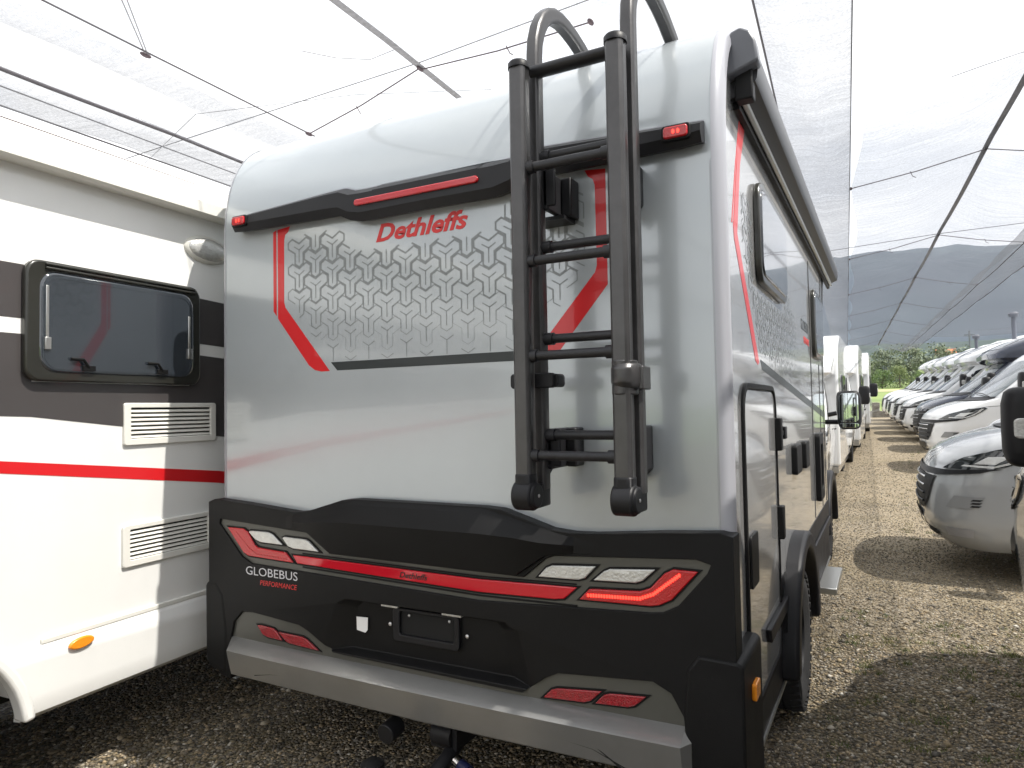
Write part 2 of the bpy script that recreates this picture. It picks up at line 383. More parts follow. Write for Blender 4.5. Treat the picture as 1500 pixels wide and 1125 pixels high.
# loose stones: a lumpy 12-triangle stone repeated
def stones(name, regions, seed, label, kind='stuff'):
    r = np.random.RandomState(seed)
    base = np.array([(0, 0, 1), (.94, 0, .1), (.3, .9, .05), (-.8, .5, .1), (-.75, -.6, .0), (.35, -.9, .1), (0, 0, -.8)], float)
    tri = [(0, i, i % 5 + 1) for i in range(1, 6)] + [(6, i % 5 + 1, i) for i in range(1, 6)]
    tri = np.array(tri)
    P = []; Sz = []
    for (x0, x1, y0, y1, dens, s0, s1) in regions:
        k = int((x1 - x0) * (y1 - y0) * dens)
        xy = r.uniform((x0, y0), (x1, y1), (k, 2)); P.append(xy); Sz.append(r.uniform(s0, s1, k) ** 1)
    P = np.vstack(P); Sz = np.concatenate(Sz); n = len(P)
    ang = r.uniform(0, 2 * pi, n); c, s = np.cos(ang), np.sin(ang)
    B = base[None] * (1 + r.uniform(-.25, .25, (n, 7, 3)))
    B *= (Sz[:, None] * r.uniform((.8, .6, .35), (1.3, 1.0, .7), (n, 3)))[:, None, :]
    X = B[..., 0] * c[:, None] - B[..., 1] * s[:, None] + P[:, :1]; Y = B[..., 0] * s[:, None] + B[..., 1] * c[:, None] + P[:, 1:]
    gz = np.array([g(v) for v in P[:, 1]])
    Z = B[..., 2] + (Sz * .22 + gz)[:, None]
    V = np.stack([X, Y, Z], -1).reshape(-1, 3)
    F = (tri[None] + (np.arange(n) * 7)[:, None, None]).reshape(-1)
    me = bpy.data.meshes.new(name); me.vertices.add(len(V)); me.vertices.foreach_set('co', V.ravel())
    me.loops.add(len(F)); me.loops.foreach_set('vertex_index', F.astype(np.int32))
    me.polygons.add(len(F) // 3); me.polygons.foreach_set('loop_start', np.arange(0, len(F), 3, dtype=np.int32))
    me.update(calc_edges=True); me.validate()
    return link_mesh(name, me, M['pebble'], None, label=label, cat='gravel', kind='stuff')
stones('loose_gravel', [(-4.2, -.3, 1.2, 3.6, 3800, .005, .013), (-.7, 1.3, 2.4, 5.2, 3800, .005, .013), (-.7, 1.3, 5.2, 6.5, 2600, .005, .012), (-.7, 1.3, 6.5, 8.5, 2000, .005, .012),
                        (-.8, 1.6, 8.5, 12, 1000, .006, .012), (-1, 2, 12, 17, 450, .007, .013), (-1, 2, 17, 24, 140, .008, .014), (-4.2, 1.3, 1.2, 6.5, 40, .014, .026), (-3.4, -.45, 3.6, 6, 900, .006, .012)],
       7, 'loose grey and tan gravel covering the yard between the campers')
# weeds
def weeds():
    V = []; F = []
    r = random.Random(11)
    for k in range(300):
        x = r.uniform(-.35, 1.2); y = r.choice([r.uniform(2.6, 5.4), r.uniform(4.6, 6.), r.uniform(8, 20)])
        if y > 8: x = r.uniform(.1, 1.2)
        for b in range(r.randint(8, 26)):
            a = r.uniform(0, 2 * pi); d = r.uniform(0, .05); h = r.uniform(.012, .04); lx = r.uniform(-.03, .03); ly = r.uniform(-.03, .03)
            bx, by = x + d * cos(a), y + d * sin(a); n = len(V); z = g(by)
            V += [(bx - .0025 * cos(a), by - .0025 * sin(a), z), (bx + .0025 * cos(a), by + .0025 * sin(a), z), (bx + lx, by + ly, z + h)]
            F.append([n, n + 1, n + 2])
    mk('weeds', (V, F), M['weed'], None, sm=0, label='small green weeds sprouting in the shaded gravel on the right', cat='weeds', kind='stuff')
weeds()

# ------------------------------------------------------------------ wheel builder
def wheel_parts(parent, c, R=.35, w=.225, out=1, ax='y', rugged=False, rimmat='alu', plain=False):
    """wheel > tyre, rim ; ax = axle direction, out = sign of the outboard side"""
    W0 = bpy.data.objects.new('wheel', None); COL.objects.link(W0); W0.parent = parent
    h = w / 2
    prof = [(-h * .75, R * .60), (-h, R * .74), (-h, R * .86), (-h * .88, R * .96), (-h * .62, R)]
    prof += [(-h * .35, R), (-h * .33, R * .975), (-h * .27, R * .975), (-h * .25, R), (h * .25, R), (h * .27, R * .975), (h * .33, R * .975), (h * .35, R)]
    prof += [(h * .62, R), (h * .88, R * .96), (h, R * .86), (h, R * .74), (h * .75, R * .60), (-h * .75, R * .60)]
    ty = lathe(prof, c, ax, 40)
    if not plain:
        lug = []
        for k in range(44):
            t = 2 * pi * k / 44; ct, st = cos(t), sin(t)
            for s in (-1, 1):
                a0, a1 = sorted((s * h * .55, s * h * (1.02 if rugged else .97)))
                r0, r1 = R * (.94 if rugged else .955), R * (1.012 if rugged else 1.004); dt = .045 if rugged else .05
                P = []
                for a in (a0, a1):
                    for rr in (r0, r1 if abs(a) < h * .8 else r1 * .975):
                        for q in (t - dt, t + dt):
                            u, v = rr * cos(q), rr * sin(q)
                            P.append((c[0] + a, c[1] + u, c[2] + v) if ax == 'x' else (c[0] + u, c[1] + a, c[2] + v))
                lug.append((P, [[0, 1, 3, 2], [4, 6, 7, 5], [0, 2, 6, 4], [1, 5, 7, 3], [2, 3, 7, 6], [0, 4, 5, 1]]))
        ty = join(ty, *lug)
    mk('tyre', ty, M['rubber'], W0, sm=40)
    ri = R * .60; o = out
    rim = [lathe([(o * h * .8, ri), (o * h * .82, ri * .95), (o * h * .45, ri * .9), (-o * h * .6, ri * .88)], c, ax, 32),
           lathe([(o * h * .35, ri * .9), (o * h * .30, .001)], c, ax, 32),
           lathe([(o * h * .30, ri * .32), (o * h * .75, ri * .28), (o * h * .8, ri * .2), (o * h * .8, .001)], c, ax, 20)]
    spokes = []
    for k in range(0 if plain else 8):
        t = 2 * pi * k / 8; q = .13
        P = []
        for rr, dq in ((ri * .25, q * 2.2), (ri * .93, q)):
            for a in (o * h * .3, o * h * .62):
                for s in (-1, 1):
                    u, v = rr * cos(t + s * dq), rr * sin(t + s * dq)
                    P.append((c[0] + a, c[1] + u, c[2] + v) if ax == 'x' else (c[0] + u, c[1] + a, c[2] + v))
        spokes.append((P, [[0, 1, 3, 2], [4, 6, 7, 5], [0, 2, 6, 4], [1, 5, 7, 3], [2, 3, 7, 6], [0, 4, 5, 1]]))
    mk('rim', join(*rim, *spokes), M[rimmat], W0, sm=35)
    return W0
# ------------------------------------------------------------------ delivery-van style cab surface (nose at local x=0, facing -x)
def interp(tab, z):
    if z <= tab[0][0]: return tab[0][1]
    for (a, p), (b, q) in zip(tab, tab[1:]):
        if z <= b:
            t = (z - a) / (b - a)
            return p + (q - p) * t
    return tab[-1][1]
XF = {'van': [(.24, .16), (.32, .07), (.45, .0), (.60, .0), (.78, .015), (.92, .05), (1.0, .10), (1.07, .18), (1.13, .30), (1.19, .47), (1.24, .66), (1.27, .82), (1.50, 1.09), (1.75, 1.37), (1.98, 1.62), (2.06, 1.72), (2.2, 1.98), (2.35, 2.35), (2.46, 2.8), (2.54, 3.4)],
      'cap': [(.24, .16), (.32, .07), (.45, .0), (.60, .0), (.78, .015), (.92, .05), (1.0, .10), (1.07, .18), (1.13, .30), (1.19, .47), (1.24, .66), (1.27, .82), (1.50, 1.09), (1.75, 1.37), (1.93, 1.55), (1.97, 1.43), (2.02, 1.35), (2.12, 1.35), (2.25, 1.50), (2.40, 1.82), (2.55, 2.4), (2.66, 2.9), (2.73, 3.5)]}
HW = {'van': [(.24, .86), (.32, .94), (.45, .985), (.8, 1.02), (1.1, 1.02), (1.3, 1.0), (1.6, .965), (1.98, .90), (2.2, .84), (2.35, .79), (2.46, .70), (2.54, .50)],
      'cap': [(.24, .86), (.32, .94), (.45, .985), (.8, 1.02), (1.1, 1.02), (1.3, 1.0), (1.6, .965), (1.93, .91), (1.97, .97), (2.02, 1.04), (2.25, 1.07), (2.5, 1.04), (2.66, .92), (2.73, .7)]}
RC = [(.24, .42), (.5, .46), (.9, .50), (1.05, .50), (1.2, .36), (1.3, .24), (2.0, .24), (2.2, .36), (2.7, .6)]
EXN = .74
def surf(kind, q, z, off=0.):
    def P(q, z):
        xf = interp(XF[kind], z); w = interp(HW[kind], z); R = interp(RC, z)
        s = -1 if q < 0 else 1; aq = abs(q)
        if aq <= 1:
            a = aq * pi / 2
            return Vector((xf + R * (1 - cos(a) ** EXN if a < pi / 2 - 1e-6 else 1), s * w * sin(a) ** EXN if aq > 1e-6 else 0, z))
        return Vector((xf + R + (aq - 1), s * w, z))
    p = P(q, z)
    if off:
        e = .01
        if abs(q) < e: q = e
        n = (P(q + e, z) - P(q - e, z)).cross(P(q, z + e) - P(q, z - e))
        n.normalize()
        if n.x > 0 and abs(q) < .9: n = -n
        if abs(q) >= .9 and n.y * q < 0: n = -n
        p = p + n * off
    return p
def clip(poly, a0, a1, b0, b1):
    def c(poly, f, inter):
        out = []
        for i in range(len(poly)):
            p, q = poly[i - 1], poly[i]
            if f(q):
                if not f(p): out.append(inter(p, q))
                out.append(q)
            elif f(p): out.append(inter(p, q))
        return out
    def ix(v):
        return lambda p, q: (v, p[1] + (q[1] - p[1]) * (v - p[0]) / (q[0] - p[0]))
    def iy(v):
        return lambda p, q: (p[0] + (q[0] - p[0]) * (v - p[1]) / (q[1] - p[1]), v)
    for f, it in ((lambda p: p[0] >= a0, ix(a0)), (lambda p: p[0] <= a1, ix(a1)), (lambda p: p[1] >= b0, iy(b0)), (lambda p: p[1] <= b1, iy(b1))):
        if len(poly) < 3: return []
        poly = c(poly, f, it)
    return poly
def patch(poly, fn, da=.08, db=.06):
    a = [p[0] for p in poly]; b = [p[1] for p in poly]
    V = []; F = []; idx = {}
    A0, A1, B0, B1 = min(a), max(a), min(b), max(b)
    na = max(1, int((A1 - A0) / da)); nb = max(1, int((B1 - B0) / db))
    for i in range(na):
        for j in range(nb):
            c = clip(poly, A0 + (A1 - A0) * i / na, A0 + (A1 - A0) * (i + 1) / na, B0 + (B1 - B0) * j / nb, B0 + (B1 - B0) * (j + 1) / nb)
            f = []
            for p in c:
                k = (round(p[0], 4), round(p[1], 4))
                if k not in idx: idx[k] = len(V); V.append(fn(p[0], p[1]))
                if not f or f[-1] != idx[k]: f.append(idx[k])
            if len(f) > 2 and f[0] == f[-1]: f.pop()
            if len(set(f)) > 2 and len(set(f)) == len(f): F.append(f)
    return V, F
def side_q(kind, x, z): return 1 + (x - interp(XF[kind], z) - interp(RC, z))
def cab_shell(kind, L=3.2, zmax=None, arch=True, archx=.98):
    zs = sorted(set([round(z, 3) for z, _ in XF[kind]] + [round(z, 3) for z, _ in HW[kind]] + [.38, .52, .68, .85, 1.4, 1.62, 1.87]))
    qs = [i / 14 for i in range(15)]
    V = []; F = []
    rows = []
    for z in zs:
        R = interp(RC, z); xf = interp(XF[kind], z)
        row = []
        xe = xf + R; ns = 26
        right = [surf(kind, q, z) for q in qs] + [Vector((xe + (max(L, xe + .1) - xe) * k / ns, interp(HW[kind], z), z)) for k in range(1, ns + 1)]
        pts = [Vector((p.x, -p.y, p.z)) for p in right[:0:-1]] + right
        rows.append(len(V)); V += pts; n = len(pts)
    for a, b in zip(rows, rows[1:]):
        for k in range(n - 1):
            F.append([a + k, a + k + 1, b + k + 1, b + k])
        F.append([a + n - 1, a, b, b + n - 1])
    t = rows[-1]; F.append([t + k for k in range(n)]); F.append([rows[0] + k for k in range(n)][::-1])
    return V, F

def build_van(kind, paint, label, name='camper_van', detail=True, bodycol=None, group='campers parked along the right side of the aisle', length=6.3, capcol=None, graphics=None, lowgrille='black'):
    t = thing(name, label, 'camper van', group=group)
    P = M[paint]
    L = 5.9 if kind == 'van' else 2.75
    sh = mk('body', cab_shell(kind, L), P, t, sm=28)
    cutters = [tube([(1.0, -1.3, .36), (1.0, -.70, .36)], .415, 32), tube([(1.0, .70, .36), (1.0, 1.3, .36)], .415, 32)]
    if kind == 'van':
        cutters += [tube([(5.0, -1.3, .36), (5.0, -.70, .36)], .40, 32), tube([(5.0, .70, .36), (5.0, 1.3, .36)], .40, 32)]
    cut(sh, cutters)
    mk('wheel_well', join(box(.5, 1.5, -.69, .69, .25, .9)), M['dark'], t, sm=0)
    for s in (-1, 1): wheel_parts(t, (1.0, s * .87, .345), .345, .215, s, 'y', plain=not detail)
    if kind == 'cap':
        bc = M[bodycol or 'white2']
        for s in (-1, 1): wheel_parts(t, (4.75, s * .92, .345), .345, .215, s, 'y', plain=True)
        # living body behind the cab
        prof = [(2.45, .42), (2.45, 2.3), (2.7, 2.58), (3.1, 2.74), (3.6, 2.80), (length, 2.80), (length + .12, 2.6), (length + .12, .42)]
        mk('living_body', prism(prof, -1.10, 1.10, 'y'), bc, t, sm=30, bev=.05, seg=3)
        mk('skirt', prism([(2.5, .3), (2.45, .418), (length + .1, .418), (length + .1, .34)], -1.06, 1.06, 'y'), M['greyvan'], t)
        for s in (-1, 1):
            a, b = sorted((s * 1.101, s * 1.125))
            mk('side_window', prism(rrect(3.4, 4.4, 1.5, 2.05, .08), a, b, 'y'), M['glass'], t, bev=.008)
            mk('side_window', prism(rrect(5.1, 5.9, 1.55, 2.05, .08), a, b, 'y'), M['glass'], t, bev=.008)
            if graphics: mk('stripe', prism([(2.5, 1.0), (2.7, 1.35), (length, 1.1), (length, 1.0)], *sorted((s * 1.1012, s * 1.104)), 'y'), M[graphics], t)
        # dark roof-cap window
        mk('skylight', patch([(-.55, 2.22), (.55, 2.22), (.5, 2.5), (-.5, 2.5)], lambda q, z: surf(kind, q, z, .006), .1, .05), M['glass'], t, sm=60)
    f = lambda o: (lambda q, z: surf(kind, q, z, o))
    zt = 1.93 if kind == 'van' else 1.90
    mk('windscreen', patch([(-.80, 1.30), (.80, 1.30), (.78, zt), (-.78, zt)], f(.006), .08, .06), M['glass_s'], t, sm=60)
    mk('cowl', patch([(-.82, 1.235), (.82, 1.235), (.80, 1.298), (-.80, 1.298)], f(.010), .08, .03), M['black2'], t, sm=60)
    if detail:
        for y0, y1, a in ((-.62, .05, 0), (.02, .66, 0)):
            mk('wiper', tube([surf(kind, y0, 1.29, .03), surf(kind, (y0 + y1) / 2, 1.33, .045), surf(kind, y1, 1.36, .03)], .008, 6), M['black2'], t)
    # lower grille, number plate panel, black band over the grille
    mk('upper_grille', patch([(-.34, .62), (-.42, .84), (.42, .84), (.34, .62), (.26, .54), (-.26, .54)], f(.010), .05, .03), M['black'], t, sm=60)
    for z in (.60, .67, .74, .81):
        mk('grille_bar', tube([surf(kind, q, z, .018) for q in [-.26 + .52 * k / 10 for k in range(11)]], .009, 6), M['chrome'] if z > .7 else M['black2'], t)
    mk('grille_surround', patch([(-.88, .892), (-.42, .85), (.42, .85), (.88, .892), (1.0, .93), (.60, .905), (-.60, .905), (-1.0, .93)], f(.014), .06, .03), M['black2'], t, sm=60)
    mk('number_plate_holder', patch([(-.17, .40), (.17, .40), (.17, .50), (-.17, .50)], f(.02), .1, .1), M['black2'], t, sm=60)
    mk('lower_grille', patch([(-.40, .325), (.40, .325), (.44, .37), (-.44, .37)], f(.008), .08, .03), M['black'], t, sm=60)
    for s in (-1, 1):
        hp = [(s * .50, .915), (s * .95, .92), (s * 1.08, .985), (s * 1.16, 1.10), (s * 1.08, 1.125), (s * .88, 1.085), (s * .66, 1.01)]
        mk('headlight', patch(hp, f(.012), .05, .025), M['glass'], t, sm=60)
        cx = lambda q: s * q
        hl = mk('headlight_lens', join(patch([(cx(.80), .962), (cx(.95), .965), (cx(1.0), 1.035), (cx(.86), 1.02)], f(.017), .05, .02),
                                       patch([(cx(.70), .938), (cx(.95), .935), (cx(1.06), .99), (cx(1.11), 1.095), (cx(1.07), 1.095), (cx(1.03), 1.0), (cx(.95), .95), (cx(.72), .952)], f(.019), .05, .02)), M['clear'], t, sm=60)
        mk('fog_pocket', patch([(cx(.62), .60), (cx(.88), .60), (cx(.96), .70), (cx(.70), .70)], f(.006), .05, .03), M['pocket_shade' if paint != 'navy' else 'navy'], t, sm=60)
        mk('bumper_slot', join(*[patch([(cx(.86), z), (cx(.93), z), (cx(.95), z + .014), (cx(.88), z + .014)], f(.009), .05, .03) for z in (.615, .64, .665)]), M['dark'], t, sm=60)
        mk('fog_recess', patch([(cx(.58), .36), (cx(.86), .36), (cx(.90), .43), (cx(.60), .43)], f(.006), .05, .03), M['black2' if paint != 'greyvan' else 'trim'], t, sm=60)
        # side window
        def sw(poly): return [(s * side_q(kind, x, z), z) for x, z in poly]
        mk('side_glass', patch(sw([(1.20, 1.24), (2.28, 1.24), (2.32, 1.78), (2.22, 1.86), (1.86, 1.86), (1.64, 1.78)]), f(.008), .1, .06), M['glass'], t, sm=60)
        mk('window_pillar', patch(sw([(1.50, 1.245), (1.54, 1.245), (1.58, 1.72), (1.54, 1.68)]), f(.012), .1, .06), M['black2'], t, sm=60)
        for xx in (1.36, 2.5):
            mk('door_seam', tube([surf(kind, s * side_q(kind, xx + .22 * max(0, z - 1.2) * (1 if xx < 2 else 0), z), z, .0) for z in (.42, .7, 1.0, 1.2)], .004, 5), M['dark'], t)
        if detail: mk('bonnet_seam', tube([surf(kind, s * q, z, .0) for q, z in ((.62, .95), (.70, 1.02), (.90, 1.095), (1.16, 1.135), (1.4, 1.15), (1.7, 1.18))], .004, 5), M['dark'], t)
        mk('door_handle', tube([surf(kind, s * side_q(kind, 2.2, 1.08), 1.08, .02), surf(kind, s * side_q(kind, 2.38, 1.08), 1.08, .02)], .014, 6), M['black2'], t)
        # mirror
        mr = bpy.data.objects.new('wing_mirror', None); COL.objects.link(mr); mr.parent = t
        cxm, cym = 1.33, s * 1.235
        mk('mirror_shell', mirror_shell(cxm, cym, 1.50), M['black2'], mr, sm=50, bev=.018, seg=3)
        mk('mirror_arm', tube([(1.33, s * .98, 1.33), (1.35, s * 1.12, 1.36)], .035, 8), M['black2'], mr)
        mk('mirror_glass', box(cxm + .076, cxm + .082, cym - .085, cym + .085, 1.36, 1.64), M['mirror'], mr)
        mk('mirror_indicator', prism(rrect(cxm - .052, cxm + .03, 1.44, 1.545, .02), *sorted((cym + s * .085, cym + s * .122)), 'y'), M['clear'], mr, bev=.006)
    return t
def mirror_shell(cx, cy, cz):
    V = []; F = []
    lev = [(-.21, .60), (-.19, .85), (-.13, 1.0), (0, 1.02), (.12, 1.0), (.18, .88), (.205, .62)]
    n = 16
    for dz, k in lev:
        for i in range(n):
            a = 2 * pi * i / n
            x = cos(a); y = sin(a)
            x = math.copysign(abs(x) ** .6, x); y = math.copysign(abs(y) ** .6, y)
            V.append((cx + x * .078 * k, cy + y * .112 * k, cz + dz))
    for j in range(len(lev) - 1):
        for i in range(n): F.append([j * n + i, j * n + (i + 1) % n, (j + 1) * n + (i + 1) % n, (j + 1) * n + i])
    F.append(list(range(n))[::-1]); F.append([(len(lev) - 1) * n + i for i in range(n)])
    return V, F
def copy_tree(o, parent=None):
    c = o.copy(); COL.objects.link(c); c.parent = parent
    if parent: c.matrix_parent_inverse = o.matrix_parent_inverse
    for ch in o.children: copy_tree(ch, c)
    return c
def put(o, x, y, rz, sink=0.):
    o.location = (x, y, g(y) - sink); o.rotation_euler = (0, 0, rz); o.scale = (1.07, 1.07, 1.07)
# ================================================================== THE SILVER CAMPER IN THE MIDDLE
# rear wall lies in the plane y = 2.30, sides at x = -2.79 and x = -0.455
YR = 2.30; XL, XR, XC = -2.79, -.475, -1.63
mh = thing('motorhome', 'silver camper with black rear bumper, red tail lights and a ladder on its back', 'motorhome', (XC, YR, 0), world=True)
# profile of the back: straight up, then a long curve forward into the roof
def back_profile(o=0.):
    P = [(YR + o, .52), (YR + o, 1.2), (YR + o, 2.0), (YR + o, 2.40)]
    for k in range(1, 15):
        a = pi / 2 * k / 14
        P.append((YR + .42 - (.42 - o) * max(cos(a), 0) ** .82, 2.40 + (.585 - o) * sin(a) ** .82))
    return P
bp = back_profile()
V = []; F = []
n = len(bp)
for x in [XL + (XR - XL) * k / 8 for k in range(9)]:
    V += [(x, y, z) for y, z in bp]
for i in range(8):
    for j in range(n - 1): F.append([i * n + j, (i + 1) * n + j, (i + 1) * n + j + 1, i * n + j + 1])
mk('rear_wall', (V, F), M['silver'], mh, sm=40)
sidep = [(y, z) for y, z in back_profile(.03)] + [(6.4, 2.985), (6.42, 2.8), (6.42, .34)]
arch = [(4.0 + .47 * cos(a), .36 + .47 * sin(a)) for a in [pi * k / 24 for k in range(25)]]
skirt_top = .78
def upper(pts): return [(y, max(z, skirt_top)) for y, z in pts]
sw = mk('side_wall', prism([(YR + .03, .79)] + [p for p in sidep[1:-1]] + [(6.42, .79)], XR - .03, XR + .018, 'x'), M['silver_side'], mh, sm=30)
mk('side_wall', prism([(YR + .03, .34)] + [p for p in sidep[1:-1]] + [(6.42, .34)], XL - .0, XL + .03, 'x'), M['silver'], mh, sm=30)
mk('roof', join(box(XL + .0, XR, YR + .40, 7.2, 2.94, 2.980)), M['white'], mh, bev=.01)
mk('skylight', box(-2.0, -1.3, 4.2, 4.9, 2.995, 3.08), M['grp'], mh, bev=.03)
# black lower side skirt, with an outlet over the wheel
sk = mk('side_skirt', prism([(2.50, .30), (2.50, .788), (6.42, .788), (6.42, .30)], XR - .03, XR + .022, 'x'), M['black2'], mh, sm=30)
cut(sk, [tube([(XR - .2, 4.0, .36), (XR + .2, 4.0, .36)], .50, 40)])
cut(sw, [tube([(XR - .2, 4.0, .36), (XR + .2, 4.0, .36)], .50, 40)])
for a_, b_ in ((2.52, 3.48), (4.52, 6.4)): mk('sill_strip', box(XR + .022, XR + .030, a_, b_, .315, .328), M['alu'], mh)
mk('skirt_moulding', prism([(2.95, .70), (3.52, .70), (3.52, .52), (3.44, .52), (3.44, .64), (2.98, .64)], XR + .022, XR + .045, 'x'), M['black2'], mh, bev=.006)
mk('skirt_moulding', prism([(4.50, .66), (6.4, .66), (6.4, .60), (4.50, .60)], XR + .022, XR + .04, 'x'), M['black2'], mh, bev=.006)
outer = [(4.0 + .60 * cos(a), .34 + .58 * sin(a)) for a in [pi * k / 28 for k in range(29)]]
inner = [(4.0 + .49 * cos(a), .34 + .49 * sin(a)) for a in [pi * k / 28 for k in range(29)]]
mk('wheel_arch', prism(outer + inner[::-1], XR + .0, XR + .095, 'x'), M['black2'], mh, bev=.02, seg=3)
mk('underbody', join(box(XL + .1, XR - .1, 2.42, 3.45, .40, .8), box(XL + .35, XR - .42, 3.4, 8.6, .42, .8), box(XL + .06, XR - .06, 4.55, 6.5, .38, .8)), M['dark'], mh)
for s, x in ((1, -.535), (-1, -2.725)): wheel_parts(mh, (x, 4.0, .355), .355, .235, s, 'x', rugged=True, rimmat='black2')
for s, x in ((1, -.66), (-1, -2.60)): wheel_parts(mh, (x, 7.85, .355), .355, .235, s, 'x', rugged=True, rimmat='black2')
# corner trims that run up the back and over the roof edge
def sweep_edge(x_in, x_out, d_in, name):
    secs = []
    for k in range(7):
        a = pi / 2 * k / 6
        secs.append((x_in + (x_out - x_in) * sin(a), -.0012 + d_in * (1 - cos(a))))
    secs.append((x_in, d_in * .99))
    V = []; F = []; m = len(secs)
    path = [(y, z) for y, z in back_profile()]
    path += [(6.42, 2.985)]
    for i, (y, z) in enumerate(path):
        a, b = path[max(i - 1, 0)], path[min(i + 1, len(path) - 1)]
        ty, tz = b[0] - a[0], b[1] - a[1]; l = math.hypot(ty, tz); ny, nzz = tz / l, -ty / l
        for x, d in secs: V.append((x, y + ny * d, z + nzz * d))
    for i in range(len(path) - 1):
        for k in range(m - 1): F.append([i * m + k, i * m + k + 1, (i + 1) * m + k + 1, (i + 1) * m + k])
    mk(name, (V, F), M['trim'], mh, sm=50)
sweep_edge(XR - .004, XR + .036, .055, 'corner_trim'); sweep_edge(XL + .004, XL - .036, .055, 'corner_trim')
for a_ in (XR - .009, XL + .005): mk('seam', box(a_, a_ + .003, YR - .0015, YR, 1.2, 2.40), M['trim'], mh)

# ---- top light bar across the back
def rows_loft(rows, cap=True):
    """rows of equally many points -> skin"""
    m = len(rows[0]); V = [p for r in rows for p in r]; F = []
    for i in range(len(rows) - 1):
        for k in range(m - 1): F.append([i * m + k, i * m + k + 1, (i + 1) * m + k + 1, (i + 1) * m + k])
    return V, F
def sym(P): # list of (x,zt,zf,zb) for the left half -> whole bar
    return P + [(2 * XC + .095 - p[0], *p[1:]) for p in P[::-1]]
bar = sym([(-2.668, 2.520, 2.505, 2.446), (-2.60, 2.524, 2.508, 2.440), (-2.10, 2.546, 2.528, 2.432), (-2.02, 2.548, 2.528, 2.428), (-1.965, 2.530, 2.508, 2.402), (-1.90, 2.528, 2.505, 2.388), (-1.33, 2.530, 2.508, 2.392)])
bar = [(x, min(a, 2.548), b, c) for x, a, b, c in bar]
rows = [[(x, YR, zt + .012) for x, zt, zf, zb in bar], [(x, YR - .022, zt + .006) for x, zt, zf, zb in bar], [(x, YR - .062, zf) for x, zt, zf, zb in bar],
        [(x, YR - .066, zb + .035) for x, zt, zf, zb in bar], [(x, YR - .045, zb + .002) for x, zt, zf, zb in bar], [(x, YR, zb + .014) for x, zt, zf, zb in bar]]
lb = rows_loft(rows)
mcount = len(bar); lb[1].append([i * mcount for i in range(6)][::-1]); lb[1].append([i * mcount + mcount - 1 for i in range(6)])
light_bar = mk('light_bar', lb, M['black2'], mh, sm=25)
mk('bar_seal', prism([(x, zt + .011) for x, zt, zf, zb in bar] + [(x, zt + .016) for x, zt, zf, zb in bar[::-1]], YR - .005, YR, 'y'), M['trim'], light_bar, sm=0)
bl = rrect(-1.925, -1.325, 2.452, 2.478, .012, 4)
mk('brake_light', prism(bl, YR - .074, YR - .05, 'y'), M['redlens'], light_bar, bev=.004)
for xa in (-2.652, -.615):
    mk('marker_surround', prism(rrect(xa - .008, xa + .088, 2.462, 2.514, .012), YR - .071, YR - .05, 'y'), M['black'], light_bar, bev=.003)
    mk('marker_light', prism(rrect(xa, xa + .080, 2.469, 2.507, .010), YR - .079, YR - .05, 'y'), M['redlens'], light_bar, bev=.004)
    mk('marker_led', join(*[prism(ell(xa + .034 + d, 2.488, .0042, .0075, 12), YR - .0805, YR - .078, 'y') for d in (0, .016)]), M['redglow'], light_bar)
# ---- printed graphics on the rear wall
YD = YR - .0007
def dec(poly): return prism(poly, YD, YR, 'y')
def mirx(P): return [(2 * -1.641 - x, z) for x, z in P]
bra = [(-2.438, 2.437), (-2.360, 2.444), (-2.372, 2.420), (-2.390, 2.408), (-2.397, 2.385), (-2.399, 2.10), (-2.391, 2.075), (-2.128, 1.776), (-2.178, 1.776), (-2.215, 1.784), (-2.25, 1.806), (-2.438, 2.028)]
thin = [(-2.466, 2.430), (-2.446, 2.437), (-2.446, 2.040), (-2.466, 2.064)]
for P in (bra, thin, mirx(bra), mirx(thin)): mk('red_bracket', dec(P), M['red'], mh, sm=0)
mk('lower_stripe', dec([(-2.122, 1.814), (-1.085, 1.814), (-1.118, 1.777), (-2.086, 1.777)]), M['stripe'], mh, sm=0)
def ypat(D, cx0, cz0, rows_, cols, inside, width, place):
    """interlocking three-armed figures: ring outline whose stroke follows width(x,z) plus a thin centre line"""
    V = []; F = []
    def arm_outline(w, gap):
        L = D - .5774 * .5 * D - gap; P = []
        for k in range(3):
            a = rad(90 + 120 * k); P.append((.5774 * w * cos(a) if 1 else 0, .5774 * w * sin(a)))
            b = a + rad(60); ux, uz = cos(b), sin(b); px, pz = -uz, ux
            Ls = L - .2887 * w
            P.append((ux * Ls - px * w / 2, uz * Ls - pz * w / 2)); P.append((ux * L, uz * L)); P.append((ux * Ls + px * w / 2, uz * Ls + pz * w / 2))
        return P
    def quad(pts):
        n = len(V); V.extend(pts); F.append(list(range(n, n + len(pts))))
    for i in range(-cols, cols + 1):
        for j in range(-rows_, rows_ + 1):
            cx = cx0 + i * D * .866; cz = cz0 + j * D + (D / 2 if i % 2 else 0)
            st = inside(cx, cz)
            if not st: continue
            wv = width(cx, cz)
            if wv > .0005:
                O = arm_outline(.5 * D, 0.0); I = arm_outline(.5 * D - 2 * wv, wv * 1.15)
                for k in range(12):
                    q = [O[k - 1], O[k], I[k], I[k - 1]]
                    q = [(cx + x, cz + z) for x, z in q]
                    if all(inside(x, z) for x, z in q): quad([place(x, z) for x, z in q])
            lw = .0016 + wv * .12
            for k in range(3):
                b = rad(150 + 120 * k); L = D * (.50 if k == 1 else .32); ux, uz = cos(b), sin(b)
                q = [(cx - uz * lw, cz + ux * lw), (cx + ux * L - uz * lw, cz + uz * L + ux * lw), (cx + ux * L + uz * lw, cz + uz * L - ux * lw), (cx + uz * lw, cz - ux * lw)]
                if all(inside(x, z) for x, z in q[1:3]): quad([place(x, z) for x, z in q])
    return V, F
